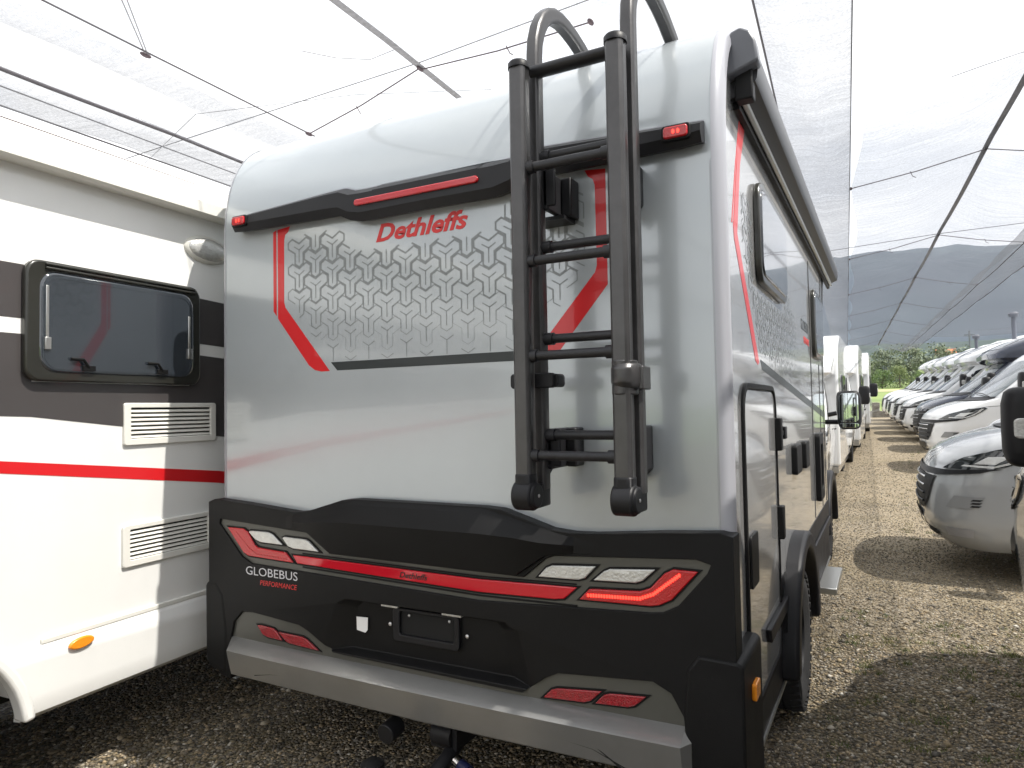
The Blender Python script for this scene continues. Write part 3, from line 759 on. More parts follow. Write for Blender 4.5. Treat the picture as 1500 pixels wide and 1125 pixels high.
def in_rear(x, z):
    u = abs(x + 1.641)
    if u > .735 or z < 1.81: return False
    if z < 2.10 and u > .735 - (2.10 - z) * .86: return False
    top = 2.405 if u > .40 else (2.29 if u < .33 else 2.30 + (u - .33) * 1.5)
    return z < top
mk('pattern_print', ypat(.1135, -2.010, 2.045, 5, 13, in_rear, lambda x, z: 0 if z < 1.93 else min(.0074, .0012 + (z - 1.93) * .020), lambda x, z: (x, YD, z)), M['grey'], mh, sm=0)
rearp = lambda u, v, d: (u, YR - .0005 - d, v)
text('lettering', 'Dethleffs', M['letter_red'], mh, -1.866, -1.412, 2.305, 2.381, rearp, shear=.32, off=.028)
# ---- black bumper
YB = 2.245
BX0, BX1 = -2.842, -.432
top = [(-2.842, 1.184), (-2.80, 1.198), (-2.60, 1.186), (-2.36, 1.168), (-2.29, 1.163), (-2.22, 1.170), (-2.10, 1.205), (-2.02, 1.228), (-1.95, 1.235), (-1.34, 1.235), (-1.26, 1.230), (-1.16, 1.200), (-1.06, 1.170), (-.98, 1.163), (-.90, 1.165), (-.66, 1.186), (-.47, 1.198), (-.432, 1.186)]
bumper = mk('bumper', prism(top + [(-.432, .44), (-.47, .40), (-.60, .36), (-2.66, .375), (-2.76, .39), (-2.82, .44), (-2.842, .52)], YB, YR + .045, 'y'), M['black'], mh, sm=30)
chan = [(-2.762, 1.108), (-2.72, 1.106), (-2.202, 1.078), (-2.168, 1.063), (-2.091, 1.000), (-1.169, .992), (-1.078, 1.066), (-1.045, 1.078), (-.55, 1.108), (-.503, 1.095), (-.515, 1.066), (-.61, .955), (-.66, .928), (-.70, .922), (-1.359, .888), (-2.557, .918), (-2.62, .945), (-2.768, 1.085)]
low = [(-2.695, .30), (-2.695, .56), (-2.672, .645), (-2.62, .694), (-2.55, .700), (-2.27, .680), (-2.218, .662), (-2.073, .590), (-1.183, .580), (-1.087, .650), (-1.04, .672), (-.70, .700), (-.64, .672), (-.602, .605), (-.578, .50), (-.570, .30)]
rec_o = [(-2.17, .590), (-2.09, .800), (-2.03, .828), (-1.22, .828), (-1.16, .800), (-1.06, .590)]
rec_i = [(-2.01, .610), (-1.98, .780), (-1.95, .805), (-1.31, .805), (-1.28, .780), (-1.24, .610)]
cut(bumper, [prism(chan, YB - .1, YB + .022, 'y'), prism(low, YB - .1, YB + .2, 'y'), prism(rec_o, YB - .02, YB + .05, 'y', poly2=rec_i)])
bevel(bumper, .006)
# folded hump above the lamp channel
cols_ = [(-2.36, 1.150, 1.11, 1.095), (-2.30, 1.157, 1.12, 1.095), (-2.20, 1.176, 1.13, 1.085), (-2.08, 1.208, 1.14, 1.012), (-1.96, 1.232, 1.145, 1.008), (-1.63, 1.233, 1.145, 1.006), (-1.33, 1.232, 1.145, 1.004), (-1.19, 1.200, 1.14, 1.004), (-1.08, 1.174, 1.13, 1.078), (-.97, 1.157, 1.12, 1.095), (-.86, 1.150, 1.11, 1.095)]
fo = [-.002, .004] + [1.0] * (len(cols_) - 4) + [.004, -.002]
fo = [1.0 if f == 1.0 else f for f in fo]
def fd(k, d): return YB - (d if fo[k] == 1.0 else fo[k])
rws = [[(x, YB + .003, a) for x, a, b, c in cols_], [(x, fd(k, .018), a - .018) for k, (x, a, b, c) in enumerate(cols_)],
       [(x, fd(k, .050), b) for k, (x, a, b, c) in enumerate(cols_)], [(x, fd(k, .020), c) for k, (x, a, b, c) in enumerate(cols_)], [(x, YB + .003, c - .004) for x, a, b, c in cols_]]
mk('bumper_fold', rows_loft(rws), M['black'], mh, sm=22)
lampp = mk('lamp_panel', prism(chan, YB + .010, YB + .024, 'y'), M['olive'], mh, sm=30)
yl = YB + .010
def lens(name, P, m, d=.012, parent=lampp, b=.004): return mk(name, prism(P, yl - d, yl + .002, 'y'), M[m], parent, bev=b, sm=40)
def rim(P, k=.008):
    cx = sum(p[0] for p in P) / len(P); cz = sum(p[1] for p in P) / len(P); out = []
    n = len(P)
    for i in range(n):
        a, b, c = Vector(P[i - 1]), Vector(P[i]), Vector(P[(i + 1) % n])
        d1 = (b - a).normalized(); d2 = (c - b).normalized()
        n1 = Vector((d1.y, -d1.x)); n2 = Vector((d2.y, -d2.x)); m_ = (n1 + n2); m_ = m_ / max(m_.length_squared, .3) * 2 * k
        out.append((b.x + m_.x, b.y + m_.y))
    area = sum(P[i - 1][0] * P[i][1] - P[i][0] * P[i - 1][1] for i in range(n))
    if area < 0:
        return [(2 * P[i][0] - out[i][0], 2 * P[i][1] - out[i][1]) for i in range(n)]
    return out
def lamp_with_rim(name, P, m, d=.012):
    mk('lamp_rim', prism(rim(P, .006), yl - d * .35, yl + .001, 'y'), M['black'], lampp, sm=40)
    return lens(name, P, m, d)
lampL = [(-2.712, 1.072), (-2.612, 1.072), (-2.580, 1.058), (-2.538, 1.004), (-2.516, .993), (-2.345, .985), (-2.300, .944), (-2.575, .951), (-2.606, .963)]
lampR = [(-.953, .938), (-.915, .978), (-.735, .989), (-.700, 1.003), (-.652, 1.055), (-.622, 1.071), (-.543, 1.070), (-.630, .972), (-.672, .950), (-.70, .944)]
lamp_with_rim('tail_light', lampL, 'redlens'); lamp_with_rim('tail_light', lampR, 'redlens', .014)
led = [(-.918, .957), (-.735, .966), (-.690, .985), (-.603, 1.054)]
def along(P, step):
    out = []
    for a, b in zip(P, P[1:]):
        L = math.dist(a, b); k = max(1, round(L / step))
        out += [(a[0] + (b[0] - a[0]) * i / k, a[1] + (b[1] - a[1]) * i / k) for i in range(k)]
    return out + [P[-1]]
mk('tail_led', join(*[prism(rrect(x - .0036, x + .0036, z - .0055, z + .0055, .002, 2), yl - .0155, yl - .0135, 'y') for x, z in along(led, .0095)]), M['redglow'], lampp, sm=0)
ledl = [(2 * -1.628 - x, z) for x, z in led]
mk('tail_led', join(*[prism(rrect(x - .003, x + .003, z - .003, z + .003, .001, 2), yl - .0135, yl - .0115, 'y') for x, z in along(ledl, .0095)]), M['redlens'], lampp, sm=0)
for P in ([(-2.574, 1.059), (-2.565, 1.066), (-2.450, 1.066), (-2.425, 1.058), (-2.364, 1.016), (-2.500, 1.018), (-2.530, 1.027)], [(-2.364, 1.048), (-2.35, 1.053), (-2.225, 1.050), (-2.205, 1.042), (-2.152, 1.003), (-2.30, 1.005), (-2.33, 1.013)],
          [(-1.111, 1.000), (-1.078, 1.035), (-1.055, 1.045), (-.890, 1.056), (-.93, 1.013), (-.955, 1.004)], [(-.901, 1.008), (-.862, 1.042), (-.84, 1.052), (-.683, 1.064), (-.725, 1.024), (-.75, 1.014)]):
    lamp_with_rim('reversing_light', P, 'clear')
strip = [(-2.306, .976), (-2.24, .976), (-1.36, .966), (-.963, .976), (-1.012, .932), (-1.05, .926), (-1.36, .918), (-2.28, .942)]
lamp_with_rim('reflector_strip', strip, 'redstrip', .007)
mk('channel_slot', join(prism([(-2.25, .990), (-1.36, .979), (-.965, .989), (-.965, .984), (-1.36, .973), (-2.25, .984)], yl - .003, yl, 'y'), prism([(-2.25, .932), (-1.36, .909), (-.965, .915), (-.965, .908), (-1.36, .902), (-2.25, .925)], yl - .003, yl, 'y')), M['black'], lampp, sm=0)
text('lettering', 'Dethleffs', M['letter_black'], lampp, -1.725, -1.590, .937, .960, lambda u, v, d: (u, yl - .0075 - d, v), shear=.3, off=.02, ext=.0006)
bump = lambda u, v, d: (u, YB - .0003 - d, v)
text('lettering', 'GLOBEBUS', M['letter'], bumper, -2.590, -2.272, .868, .905, bump, off=-.004, ext=.0006)
text('lettering', 'PERFORMANCE', M['letter_red'], bumper, -2.500, -2.276, .828, .850, bump, shear=.15, off=.004, ext=.0006)
# number plate recess
yp = YB + .05
plate = mk('plate_recess', ring_prism(rrect(-1.785, -1.468, .672, .806, .018), rrect(-1.752, -1.490, .700, .794, .012), yp - .018, yp + .001, 'y'), M['black2'], mh, bev=.004)
mk('plate_back', prism(rrect(-1.765, -1.48, .690, .800, .012), yp - .002, yp + .002, 'y'), M['dark'], plate, sm=0)
for x, z, r_ in ((-1.808, .731, .0085), (-1.440, .731, .0085), (-1.712, .777, .006), (-1.520, .777, .006)): mk('screw', ball((x, yp - .004, z), r_, .004, r_, 10, 6), M['screw'], plate)
for a_, b_ in ((-1.835, -1.750), (-1.540, -1.450)): mk('plate_lamp', box(a_, b_, yp - .03, yp, .806, .817), M['clear'], plate, bev=.003)
tape = join(prism([(-1.978, .742), (-1.918, .745), (-1.920, .694), (-1.932, .682), (-1.976, .688)], yp - .012, yp - .010, 'y'))
mk('tape', tape, M['paper'], mh, sm=0)
# grey lower bumper
lowp = [p for p in low if p[1] > .5]
lowp = [(-2.695, .50)] + lowp[0:] + [(-.575, .50)]
mk('lower_bumper', prism(lowp, YB + .012, YB + .06, 'y'), M['olive'], mh, sm=30)
xs = [-2.690, -2.655] + [-2.655 + (2.06) * k / 16 for k in range(1, 16)] + [-.600, -.572]
def prof(x, i):
    e = 0 if i else 0
    u = abs(x + 1.632) / 1.06; lift = .008 * u * u
    end = x in (xs[0], xs[-1])
    a = .0 if end else 1
    return [(YB + .05, .575 + lift), (YB + .004, .562 + lift), (YB - .056 * a - .0, .524 + lift), (YB - .050 * a, .500), (YB - .030 * a, .42 - .01 * (1 - u)), (YB + .02, .392 - .012 * (1 - u)), (YB + .10, .385)]
rr = [[(x, y, z) for x, (y, z) in [(x, prof(x, i)[k]) for i, x in enumerate(xs)]] for k in range(7)]
led_g = mk('bumper_ledge', rows_loft(rr), M['ledge'], mh, sm=20)
gr = [(-2.50, .44), (-2.40, .462), (-2.33, .470), (-1.0, .470), (-.90, .46), (-.75, .40)]
mk('bumper_crease', join(tube([(x, YB - .046 + (.5 - z) * .22, z) for x, z in gr], .0035, 6), tube([(x, YB - .049 + (.5 - z) * .22, z + .018) for x, z in gr[2:5]] + [(-.80, YB - .03, .41)], .0035, 6)), M['dark'], led_g)
fogs = [[(-2.526, .645), (-2.500, .648), (-2.425, .643), (-2.405, .632), (-2.372, .598), (-2.46, .600), (-2.49, .608)], [(-2.395, .632), (-2.25, .630), (-2.225, .622), (-2.160, .585), (-2.33, .592), (-2.35, .598)],
        [(-1.100, .578), (-1.068, .610), (-1.045, .618), (-.880, .636), (-.92, .598), (-.945, .588)], [(-.905, .592), (-.872, .626), (-.85, .634), (-.725, .645), (-.765, .608), (-.79, .600)]]
yl = YB + .012
for P in fogs:
    mk('lamp_rim', prism(rim(P, .006), yl - .004, yl + .001, 'y'), M['black'], led_g, sm=40)
    mk('rear_reflector', prism(P, yl - .010, yl + .001, 'y'), M['reflector'], led_g, bev=.003)
# corner pieces wrapping round the side
cp = mk('bumper_corner', prism([(-.585, .34), (-.60, .60), (-.585, .76), (-.548, .808), (-.425, .803), (-.410, .79), (-.410, .34)], YB - .008, YB + .33, 'y'), M['black'], mh, bev=.02, seg=3)
mk('bumper_corner', prism([(-2.722, .40), (-2.715, .60), (-2.74, .76), (-2.79, .815), (-2.855, .81), (-2.865, .79), (-2.862, .45), (-2.83, .41)], YB - .004, YB + .33, 'y'), M['black'], mh, bev=.015, seg=3)
mk('side_marker', prism(rrect(2.36, 2.44, .645, .700, .01), -.41, -.394, 'x'), M['amber'], mh, bev=.004)
mk('side_marker', prism(rrect(2.36, 2.44, .645, .700, .01), -2.885, -2.862, 'x'), M['amber'], mh, bev=.004)

# ---- tow bar
hitch = mk('tow_bar', join(tube([(-1.55, 2.55, .30), (-1.54, 2.38, .285), (-1.53, 2.26, .255), (-1.56, 2.16, .20), (-1.62, 2.08, .165), (-1.70, 2.03, .17), (-1.745, 2.02, .19)], [.030, .030, .030, .03, .028, .024, .018], 12),
                            box(-1.62, -1.50, 2.30, 2.52, .28, .36), tube([(-1.61, 2.32, .33), (-1.52, 2.32, .33)], .045, 16)), M['black2'], mh, sm=45, bev=.002)
mk('ball_cap', join(tube([(-1.715, 2.06, .215), (-1.715, 2.06, .245), (-1.715, 2.06, .300), (-1.715, 2.06, .315)], [.040, .048, .044, .02], 16)), M['black'], hitch, sm=50)
text('lettering', 'AL', M['letter'], hitch, -1.715, -1.680, .232, .250, lambda u, v, d: (u, 2.012 - d, v), shear=.2, off=.02, ext=.001)
mk('release_knob', tube([(-1.45, 2.25, .265), (-1.40, 2.23, .26)], .022, 14), M['blue'], hitch)
mk('knob_ring', tube([(-1.475, 2.26, .27), (-1.45, 2.25, .265)], .024, 14), M['chrome'], hitch)
mk('socket', tube([(-1.80, 2.32, .32), (-1.80, 2.24, .31)], .04, 16), M['black2'], hitch, bev=.004)

# ---- ladder on the back
lad = mk('ladder', join(box(-1.078, -.962, 2.2, YR, 2.255, 2.268)), M['black2'], mh)
oval = [(-1, -.6), (-1, .6), (-.82, 1), (.82, 1), (1, .6), (1, -.6), (.82, -1), (.82, -1)]
def stile_shape():
    P = []
    for k in range(24):
        a = 2 * pi * k / 24; c, s = cos(a), sin(a)
        x = math.copysign(abs(c) ** .7, c); y = math.copysign(abs(s) ** .7, s)
        if k in (0, 12): x *= .90
        if k in (6, 18, 5, 19, 7, 17): y *= .93
        P.append((x, y))
    return P
ss = stile_shape()
YO, YI = 2.02, 2.115      # outer folded section and inner fixed section
SX = (-1.035, -.700)
for i, x in enumerate(SX):
    x2 = x + .0
    mk('stile', tube([(x, YO, 1.345), (x, YO, 2.0), (x, YO, 2.72)], .030, r2=.032, shape=ss, up=(1, 0, 0)), M['anth'], lad, sm=25)
    mk('stile_cap', tube([(x, YO, 2.718), (x, YO, 2.735), (x, YO, 2.742)], [.036, .036, .030], n=24, r2=[.038, .038, .032], up=(1, 0, 0)), M['black2'], lad, sm=50)
    # inner stile runs up and hoops over on to the roof
    xi = x + .012; dz = .0 if i == 0 else .03
    hoop = [(xi, YI, 1.33), (xi, YI, 2.0), (xi, YI, 2.70), (xi, YI, 2.80), (xi, YI + .006, 2.85), (xi, YI + .028, 2.905), (xi, YI + .062, 2.955), (xi, YI + .105, 2.992), (xi, YI + .155, 3.016),
            (xi, YI + .21, 3.028), (xi, YI + .27, 3.03), (xi, YI + .34, 3.025), (xi, YI + .42, 3.012), (xi, YI + .52, 2.985), (xi, YI + .60, 2.955)]
    hoop = [(a, b, c + (dz if c > 2.7 else 0)) for a, b, c in hoop]
    mk('stile', tube(hoop, .024, r2=.030, shape=ss, up=(1, 0, 0)), M['anth'], lad, sm=25)
    # bottom hinge: two discs joined by a saddle
    mk('hinge', join(tube([(x - .034, YO - .002, 1.318), (x + .034, YO - .002, 1.318)], .048, 28), box(x - .030, x + .030, YO, YI + .03, 1.272, 1.352),
                     tube([(x + .028, YO - .002, 1.318), (x + .044, YO - .002, 1.318)], .041, 28), tube([(x, YO, 1.34), (x, YO, 1.39)], .032, r2=.035, shape=ss, up=(1, 0, 0))), M['black2'], lad, bev=.007, seg=2, sm=40)
    mk('rivet', ball((x + .045, YO, 1.318), .003, .006, .006, 8, 6), M['screw'], lad)
for z in (2.385, 2.077, 1.768, 1.447):
    mk('rung', join(tube([(SX[0] + .005, YO, z), (SX[1] - .005, YO, z)], .0155, 16), tube([(SX[0] + .0, YO, z), (SX[0] + .05, YO, z)], .021, 16), tube([(SX[1] - .05, YO, z), (SX[1], YO, z)], .021, 16)), M['rung'], lad, sm=50)
    mk('rung', join(tube([(SX[0] + .01, YI, z + .062), (SX[1] - .005, YI, z + .062)], .0155, 16), tube([(SX[0] + .0, YI, z + .062), (SX[0] + .065, YI, z + .062)], .021, 16)), M['rung'], lad, sm=50)
mk('rung', tube([(SX[0] + .01, YI - .02, 2.735), (SX[1] - .0, YI - .02, 2.735)], .020, r2=.030, n=16, up=(0, 0, 1)), M['rung'], lad, sm=50)
# wall brackets
for x0, x1, z0, z1 in ((-1.062, -.955, 2.268, 2.405), (-1.05, -.955, 1.395, 1.53)):
    mk('bracket', join(box(x1 - .028, x1 + .010, YR - .075, YR, z0, z1), box(x0 + .0, x1, YI + .0, YI + .012, z0 + .01, z1 - .0), box(x1 - .048, x1 - .028, YI, YR - .03, z0, z1)), M['black2'], lad, bev=.006)
    mk('screw', ball((x0 + .016, YI - .002, z0 + .03), .006, .003, .006, 8, 6), M['screw'], lad)
for z0, z1, dx in ((2.262, 2.412, -.012), (1.37, 1.535, 0)):
    mk('bracket', prism([(-.735 + dx, z0 - .02), (-.735 + dx, z1), (-.695 + dx, z1), (-.695 + dx, z0 + .02)], YI - .0, YR, 'y'), M['black2'], lad, bev=.006)
mk('lower_brace', prism([(YI + .02, 1.36), (YI + .02, 1.50), (YR, 1.52), (YR, 1.42), (2.2, 1.40)], -1.03, -1.012, 'x'), M['black2'], lad, bev=.004)
mk('lock_clip', join(prism(rrect(-1.112, -.955, 1.665, 1.715, .012), YI - .05, YI - .02, 'y'), prism(rrect(-1.000, -.945, 1.668, 1.712, .012), YI - .03, YI + .03, 'y')), M['black2'], lad, bev=.004)
mk('strap_clamp', join(tube([(SX[1] + .006, YO + .022, 1.655), (SX[1] + .006, YO + .022, 1.672), (SX[1] + .006, YO + .022, 1.69), (SX[1] + .006, YO + .022, 1.715), (SX[1] + .006, YO + .022, 1.73)], [.040, .046, .046, .046, .040], 28, r2=[.054, .068, .068, .068, .054], up=(1, 0, 0)),
                       box(-.655, -.640, 2.03, 2.11, 1.650, 1.722), tube([(-.70, YO + .02, 1.635), (-.70, YO + .02, 1.74)], .038, 28, r2=.055, up=(1, 0, 0))), M['anth'], lad, bev=.004, sm=40)

# ---- right side of the camper: awning, windows, hatches, prints
XS = XR + .018
aw = mk('awning', prism([(-.457, 2.70), (-.457, 2.87), (-.440, 2.905), (-.410, 2.912), (-.382, 2.895), (-.366, 2.86), (-.360, 2.80), (-.366, 2.755), (-.372, 2.745), (-.40, 2.735), (-.425, 2.72), (-.425, 2.70)], 2.56, 7.2, 'y'), M['awning'], mh, sm=35)
mk('end_cap', prism([(-.462, 2.755), (-.462, 2.87), (-.443, 2.912), (-.410, 2.922), (-.378, 2.903), (-.360, 2.865), (-.352, 2.80), (-.356, 2.79)], 2.50, 2.58, 'y'), mat('slate_plastic', (.11, .115, .13), .35, coat=.2), aw, bev=.008)
mk('awning_arm', join(box(-.440, -.378, 2.54, 2.60, 2.68, 2.79)), M['black'], aw, bev=.006)
mk('lead_rail', box(-.432, -.412, 2.62, 7.18, 2.694, 2.718), M['alu'], aw, bev=.004)
mk('rail_channel', box(-.457, -.434, 2.60, 7.18, 2.672, 2.712), M['black'], aw)
def wall_window(y0, y1, z0, z1, r=.09):
    w = mk('side_window', prism(rrect(y0 + .03, y1 - .03, z0 + .03, z1 - .03, r - .02), XS + .0, XS + .032, 'x'), M['glass_l'], mh, bev=.008)
    mk('window_frame', ring_prism(rrect(y0, y1, z0, z1, r), rrect(y0 + .032, y1 - .032, z0 + .032, z1 - .032, r - .02), XS, XS + .026, 'x'), M['frame'], w, bev=.006)
wall_window(2.98, 3.84, 2.105, 2.53); wall_window(5.43, 6.13, 1.93, 2.43)
xd = XS + .0012
def sdec(P, m, nm): return mk(nm, prism(P, XS, xd, 'x'), M[m], mh, sm=0)
sdec([(2.775, 2.72), (2.835, 2.70), (2.80, 2.64), (2.70, 2.50), (2.605, 2.22), (3.02, 1.772), (2.985, 1.760), (2.93, 1.775), (2.545, 2.19), (2.535, 2.23), (2.665, 2.56)], 'red', 'red_bracket')
sdec([(2.735, 2.72), (2.752, 2.72), (2.635, 2.50), (2.518, 2.24), (2.505, 2.24), (2.60, 2.46)], 'red', 'red_bracket')
sdec([(3.06, 1.785), (6.38, 1.522), (6.38, 1.47), (3.10, 1.745)], 'stripe', 'side_stripe')
def in_side(y, z):
    if z > 2.42 or z < 1.60 or y < 2.68: return False
    if z < 2.2 and y < 2.68 + (2.2 - z) * .95: return False
    if z < 1.80 - (y - 3.0) * .08: return False
    if 2.95 < y < 3.88 and z > 2.07: return False
    return y < 3.9 + (2.35 - z) * 1.9 and y < 5.0
mk('pattern_print', ypat(.115, 3.2, 2.0, 8, 22, in_side, lambda y, z: max(.0, min(.0075, .0105 - max(0, y - 3.0) * .0055)), lambda y, z: (xd, y, z)), M['grey'], mh, sm=0)
sidepl = lambda u, v, d: (XS + .0003 + d, u, v)
text('lettering', 'GLOBEBUS', M['stripe'], mh, 4.72, 5.20, 2.07, 2.14, sidepl, off=.0, ext=.0006)
text('lettering', 'PERFORMANCE', M['letter_red'], mh, 4.86, 5.22, 1.99, 2.035, sidepl, shear=.2, ext=.0006)
hd = mk('hatch', prism(rrect(2.60, 3.385, .50, 1.655, .09), XS - .004, XS + .006, 'x'), M['silver_side'], mh, bev=.003)
mk('hatch_seal', ring_prism(rrect(2.575, 3.41, .475, 1.68, .11), rrect(2.598, 3.387, .498, 1.657, .092), XS - .002, XS + .012, 'x'), M['black'], hd, bev=.003)
for z in (1.46, 1.06):
    mk('hatch_hinge', join(box(XS + .004, XS + .034, 3.375, 3.43, z - .075, z + .075)), M['black'], hd, bev=.006)
mk('hatch_catch', join(box(XS + .01, XS + .022, 3.43, 3.60, 1.448, 1.472), box(XS + .006, XS + .030, 3.56, 3.62, 1.43, 1.49)), M['black2'], hd, bev=.004)
mk('hatch_lock', prism(rrect(2.63, 2.78, .93, 1.125, .02), XS + .006, XS + .016, 'x'), M['black'], hd, bev=.004)
mk('lock_cover', join(prism(rrect(4.02, 4.26, 1.215, 1.375, .02), XS, XS + .03, 'x')), M['black'], mh, bev=.006)
mk('lock_cover', join(prism(rrect(4.50, 4.70, 1.21, 1.37, .02), XS, XS + .03, 'x')), M['black'], mh, bev=.006)
mk('door_handle', ring_prism(rrect(5.40, 5.72, .90, 1.38, .03), rrect(5.48, 5.64, .98, 1.30, .03), XS, XS + .035, 'x'), M['black'], mh, bev=.006)
mk('wall_seam', join(box(XS, XS + .003, 6.30, 6.308, .8, 2.7), box(XS, XS + .003, 5.30, 5.308, .8, 2.6), box(XS, XS + .003, 5.95, 5.956, .8, 1.9)), M['dark'], mh)
mk('entrance_step', box(XR + .02, XR + .14, 5.25, 5.95, .29, .335), M['alu'], mh, bev=.006)
# cab at the front
cabp = Matrix.Translation((XC, 9.35, 0)) @ Matrix.Rotation(-pi / 2, 4, 'Z')
def xf(VF, m=cabp): return [tuple(m @ Vector(v)) for v in VF[0]], VF[1]
cb = mk('cab', xf(cab_shell('cap', 3.3)), M['silver'], mh, sm=28)
cut(cb, [tube([(-3.1, 7.85, .36), (-2.3, 7.85, .36)], .47, 32), tube([(-.95, 7.85, .36), (-.2, 7.85, .36)], .47, 32)])
f_ = lambda o: (lambda q, z: surf('cap', q, z, o))
mk('windscreen', xf(patch([(-.80, 1.30), (.80, 1.30), (.78, 1.9), (-.78, 1.9)], f_(.006))), M['glass_s'], mh, sm=60)
for s in (-1, 1):
    mk('side_glass', xf(patch([(s * side_q('cap', x, z), z) for x, z in [(1.20, 1.24), (2.28, 1.24), (2.32, 1.78), (2.22, 1.86), (1.86, 1.86), (1.64, 1.78)]], f_(.008))), M['glass'], mh, sm=60)
o8 = [(7.85 + .57 * cos(a), .34 + .57 * sin(a)) for a in [pi * k / 28 for k in range(29)]]; i8 = [(7.85 + .46 * cos(a), .34 + .46 * sin(a)) for a in [pi * k / 28 for k in range(29)]]
mk('wheel_arch', prism(o8 + i8[::-1], XR - .16, XR - .02, 'x'), M['black2'], mh, bev=.02)
mk('cab_join', prism([(6.40, .34), (6.40, 2.95), (7.0, 2.9), (6.6, 2.3), (6.55, .34)], XL + .03, XR + .008, 'x'), M['black2'], mh)
mr = bpy.data.objects.new('wing_mirror', None); COL.objects.link(mr); mr.parent = mh; mr.location = (0, 0, 0)
mx_, my_ = -.335, 7.95
V, F = mirror_shell(0, 0, 0)
mk('mirror_shell', ([(mx_ + y * 1.0, my_ - x, 1.525 + z * .95) for x, y, z in V], F), M['black2'], mr, sm=50, bev=.01)
mk('mirror_glass', prism(rrect(mx_ - .088, mx_ + .088, 1.40, 1.695, .04), my_ - .086, my_ - .078, 'y'), M['mirror'], mr, bev=.002)
mk('mirror_glass', prism(rrect(mx_ - .088, mx_ + .088, 1.345, 1.39, .02), my_ - .085, my_ - .078, 'y'), M['mirror'], mr, bev=.002)
mk('mirror_arm', tube([(-.62, 8.0, 1.40), (-.44, 7.97, 1.40)], .025, 8), M['black2'], mr)

# ================================================================== WHITE CAMPER ON THE LEFT
lv = thing('motorhome', 'white camper with taupe band, red stripe, dark window and two vent grilles on the left', 'motorhome', (-3.0, 1.43, 0), math.atan(.07))
def lp(P, a, b): return prism(P, a, b, 'x')       # (t, z) polygon on the wall, depth along the outward normal
body = mk('body', prism([(-2.2, .50), (-2.2, 2.72), (-2.1, 2.80), (-.06, 2.80), (0, 2.74), (0, .50)], -2.3, 4.4, 'y'), M['white'], lv, sm=30)
cut(body, [tube([(-.5, -.36, .36), (.4, -.36, .36)], .46, 40), tube([(-2.6, -.36, .36), (-1.8, -.36, .36)], .46, 40)])
skv = mk('skirt', prism([(-.06, .40), (-.02, .405), (.012, .43), (.022, .48), (.022, .672), (.010, .69), (0, .69)], -2.28, 4.4, 'y'), M['white'], lv, sm=40)
cut(skv, [tube([(-.3, -.36, .36), (.4, -.36, .36)], .46, 40)])
mk('skirt_rail', join(box(.0, .014, .16, 4.4, .690, .712)), M['grp'], lv, bev=.004)
archo = [(-.36 + .50 * cos(a), .36 + .50 * sin(a)) for a in [rad(6 + 168 * k / 28) for k in range(29)]]; archi = [(-.36 + .452 * cos(a), .36 + .452 * sin(a)) for a in [rad(6 + 168 * k / 28) for k in range(29)]]
mk('wheel_arch', lp(archo + archi[::-1], -.05, .026), M['white'], lv, bev=.015, seg=3)
wheel_parts(lv, (-.13, -.36, .35), .35, .225, 1, 'x'); wheel_parts(lv, (-2.07, -.36, .35), .35, .225, -1, 'x', plain=True)
mk('underbody', box(-2.1, -.35, -2.2, 4.3, .38, .6), M['dark'], lv)
rail = mk('roof_rail', prism([(0, 2.600), (.085, 2.590), (.105, 2.600), (.108, 2.655), (.09, 2.668), (.04, 2.70), (-.02, 2.775), (-.08, 2.803), (-.08, 2.70), (0, 2.66)], -2.3, 4.4, 'y'), M['grp'], lv, sm=40)
mk('rail_cord', tube([(-.035, -2.3, 2.788), (-.035, 4.4, 2.775)], .004, 6), M['rope'], rail)
e = .0015
def ld(P, m, nm): return mk(nm, lp(P, 0, e), M[m], lv, sm=0)
ld([(-2.2, 2.206), (.12, 2.206), (.12, 1.991), (-2.2, 1.991)], 'brown', 'wall_stripe')
ld([(-2.2, 1.929), (.12, 1.929), (.12, 1.60), (-2.2, 1.70)], 'brown', 'wall_stripe')
ld([(.12, 1.74), (.88, 1.74), (.88, 1.502), (.12, 1.60)], 'brown', 'wall_stripe')
ld([(.88, 2.190), (1.6, 2.16), (1.6, 1.93), (.88, 1.958)], 'brown', 'wall_stripe')
ld([(.88, 1.900), (1.6, 1.865), (1.6, 1.42), (.88, 1.502)], 'brown', 'wall_stripe')
ld([(-2.2, 1.60), (0, 1.433), (1.06, 1.302), (1.7, 1.20), (1.7, 1.12), (1.06, 1.240), (0, 1.386), (-2.2, 1.56)], 'red', 'red_stripe')
wn = mk('window', lp(rrect(.128, .876, 1.776, 2.192, .07), .0, .040), M['glass_l'], lv, bev=.012, seg=3)
mk('window_frame', ring_prism(rrect(.078, .920, 1.742, 2.232, .055), rrect(.140, .864, 1.786, 2.178, .05), 0, .034, 'x'), M['frame'], wn, bev=.010, seg=3)
mk('window_rail', join(box(.02, .046, .15, .88, 2.196, 2.206), box(.02, .046, .15, .88, 2.212, 2.222)), M['frame'], wn, bev=.003)
mk('pane_edge', ring_prism(rrect(.145, .860, 1.792, 2.172, .06), rrect(.152, .853, 1.799, 2.165, .056), .0395, .0415, 'x'), M['glass_l'], wn, sm=0)
for tt in (.30, .66):
    mk('window_catch', join(tube([(.050, tt - .05, 1.838), (.052, tt, 1.836), (.052, tt + .015, 1.815), (.046, tt + .03, 1.800)], .007, 8), box(.036, .052, tt + .0, tt + .055, 1.790, 1.812)), M['black'], wn, bev=.002)
for tt, za, zb in ((.156, 1.92, 2.13), (.845, 1.92, 2.08)):
    mk('window_stay', join(box(.030, .044, tt - .006, tt + .006, za, zb), box(.030, .05, tt - .012, tt + .012, za - .05, za)), M['alu'], wn, bev=.002)
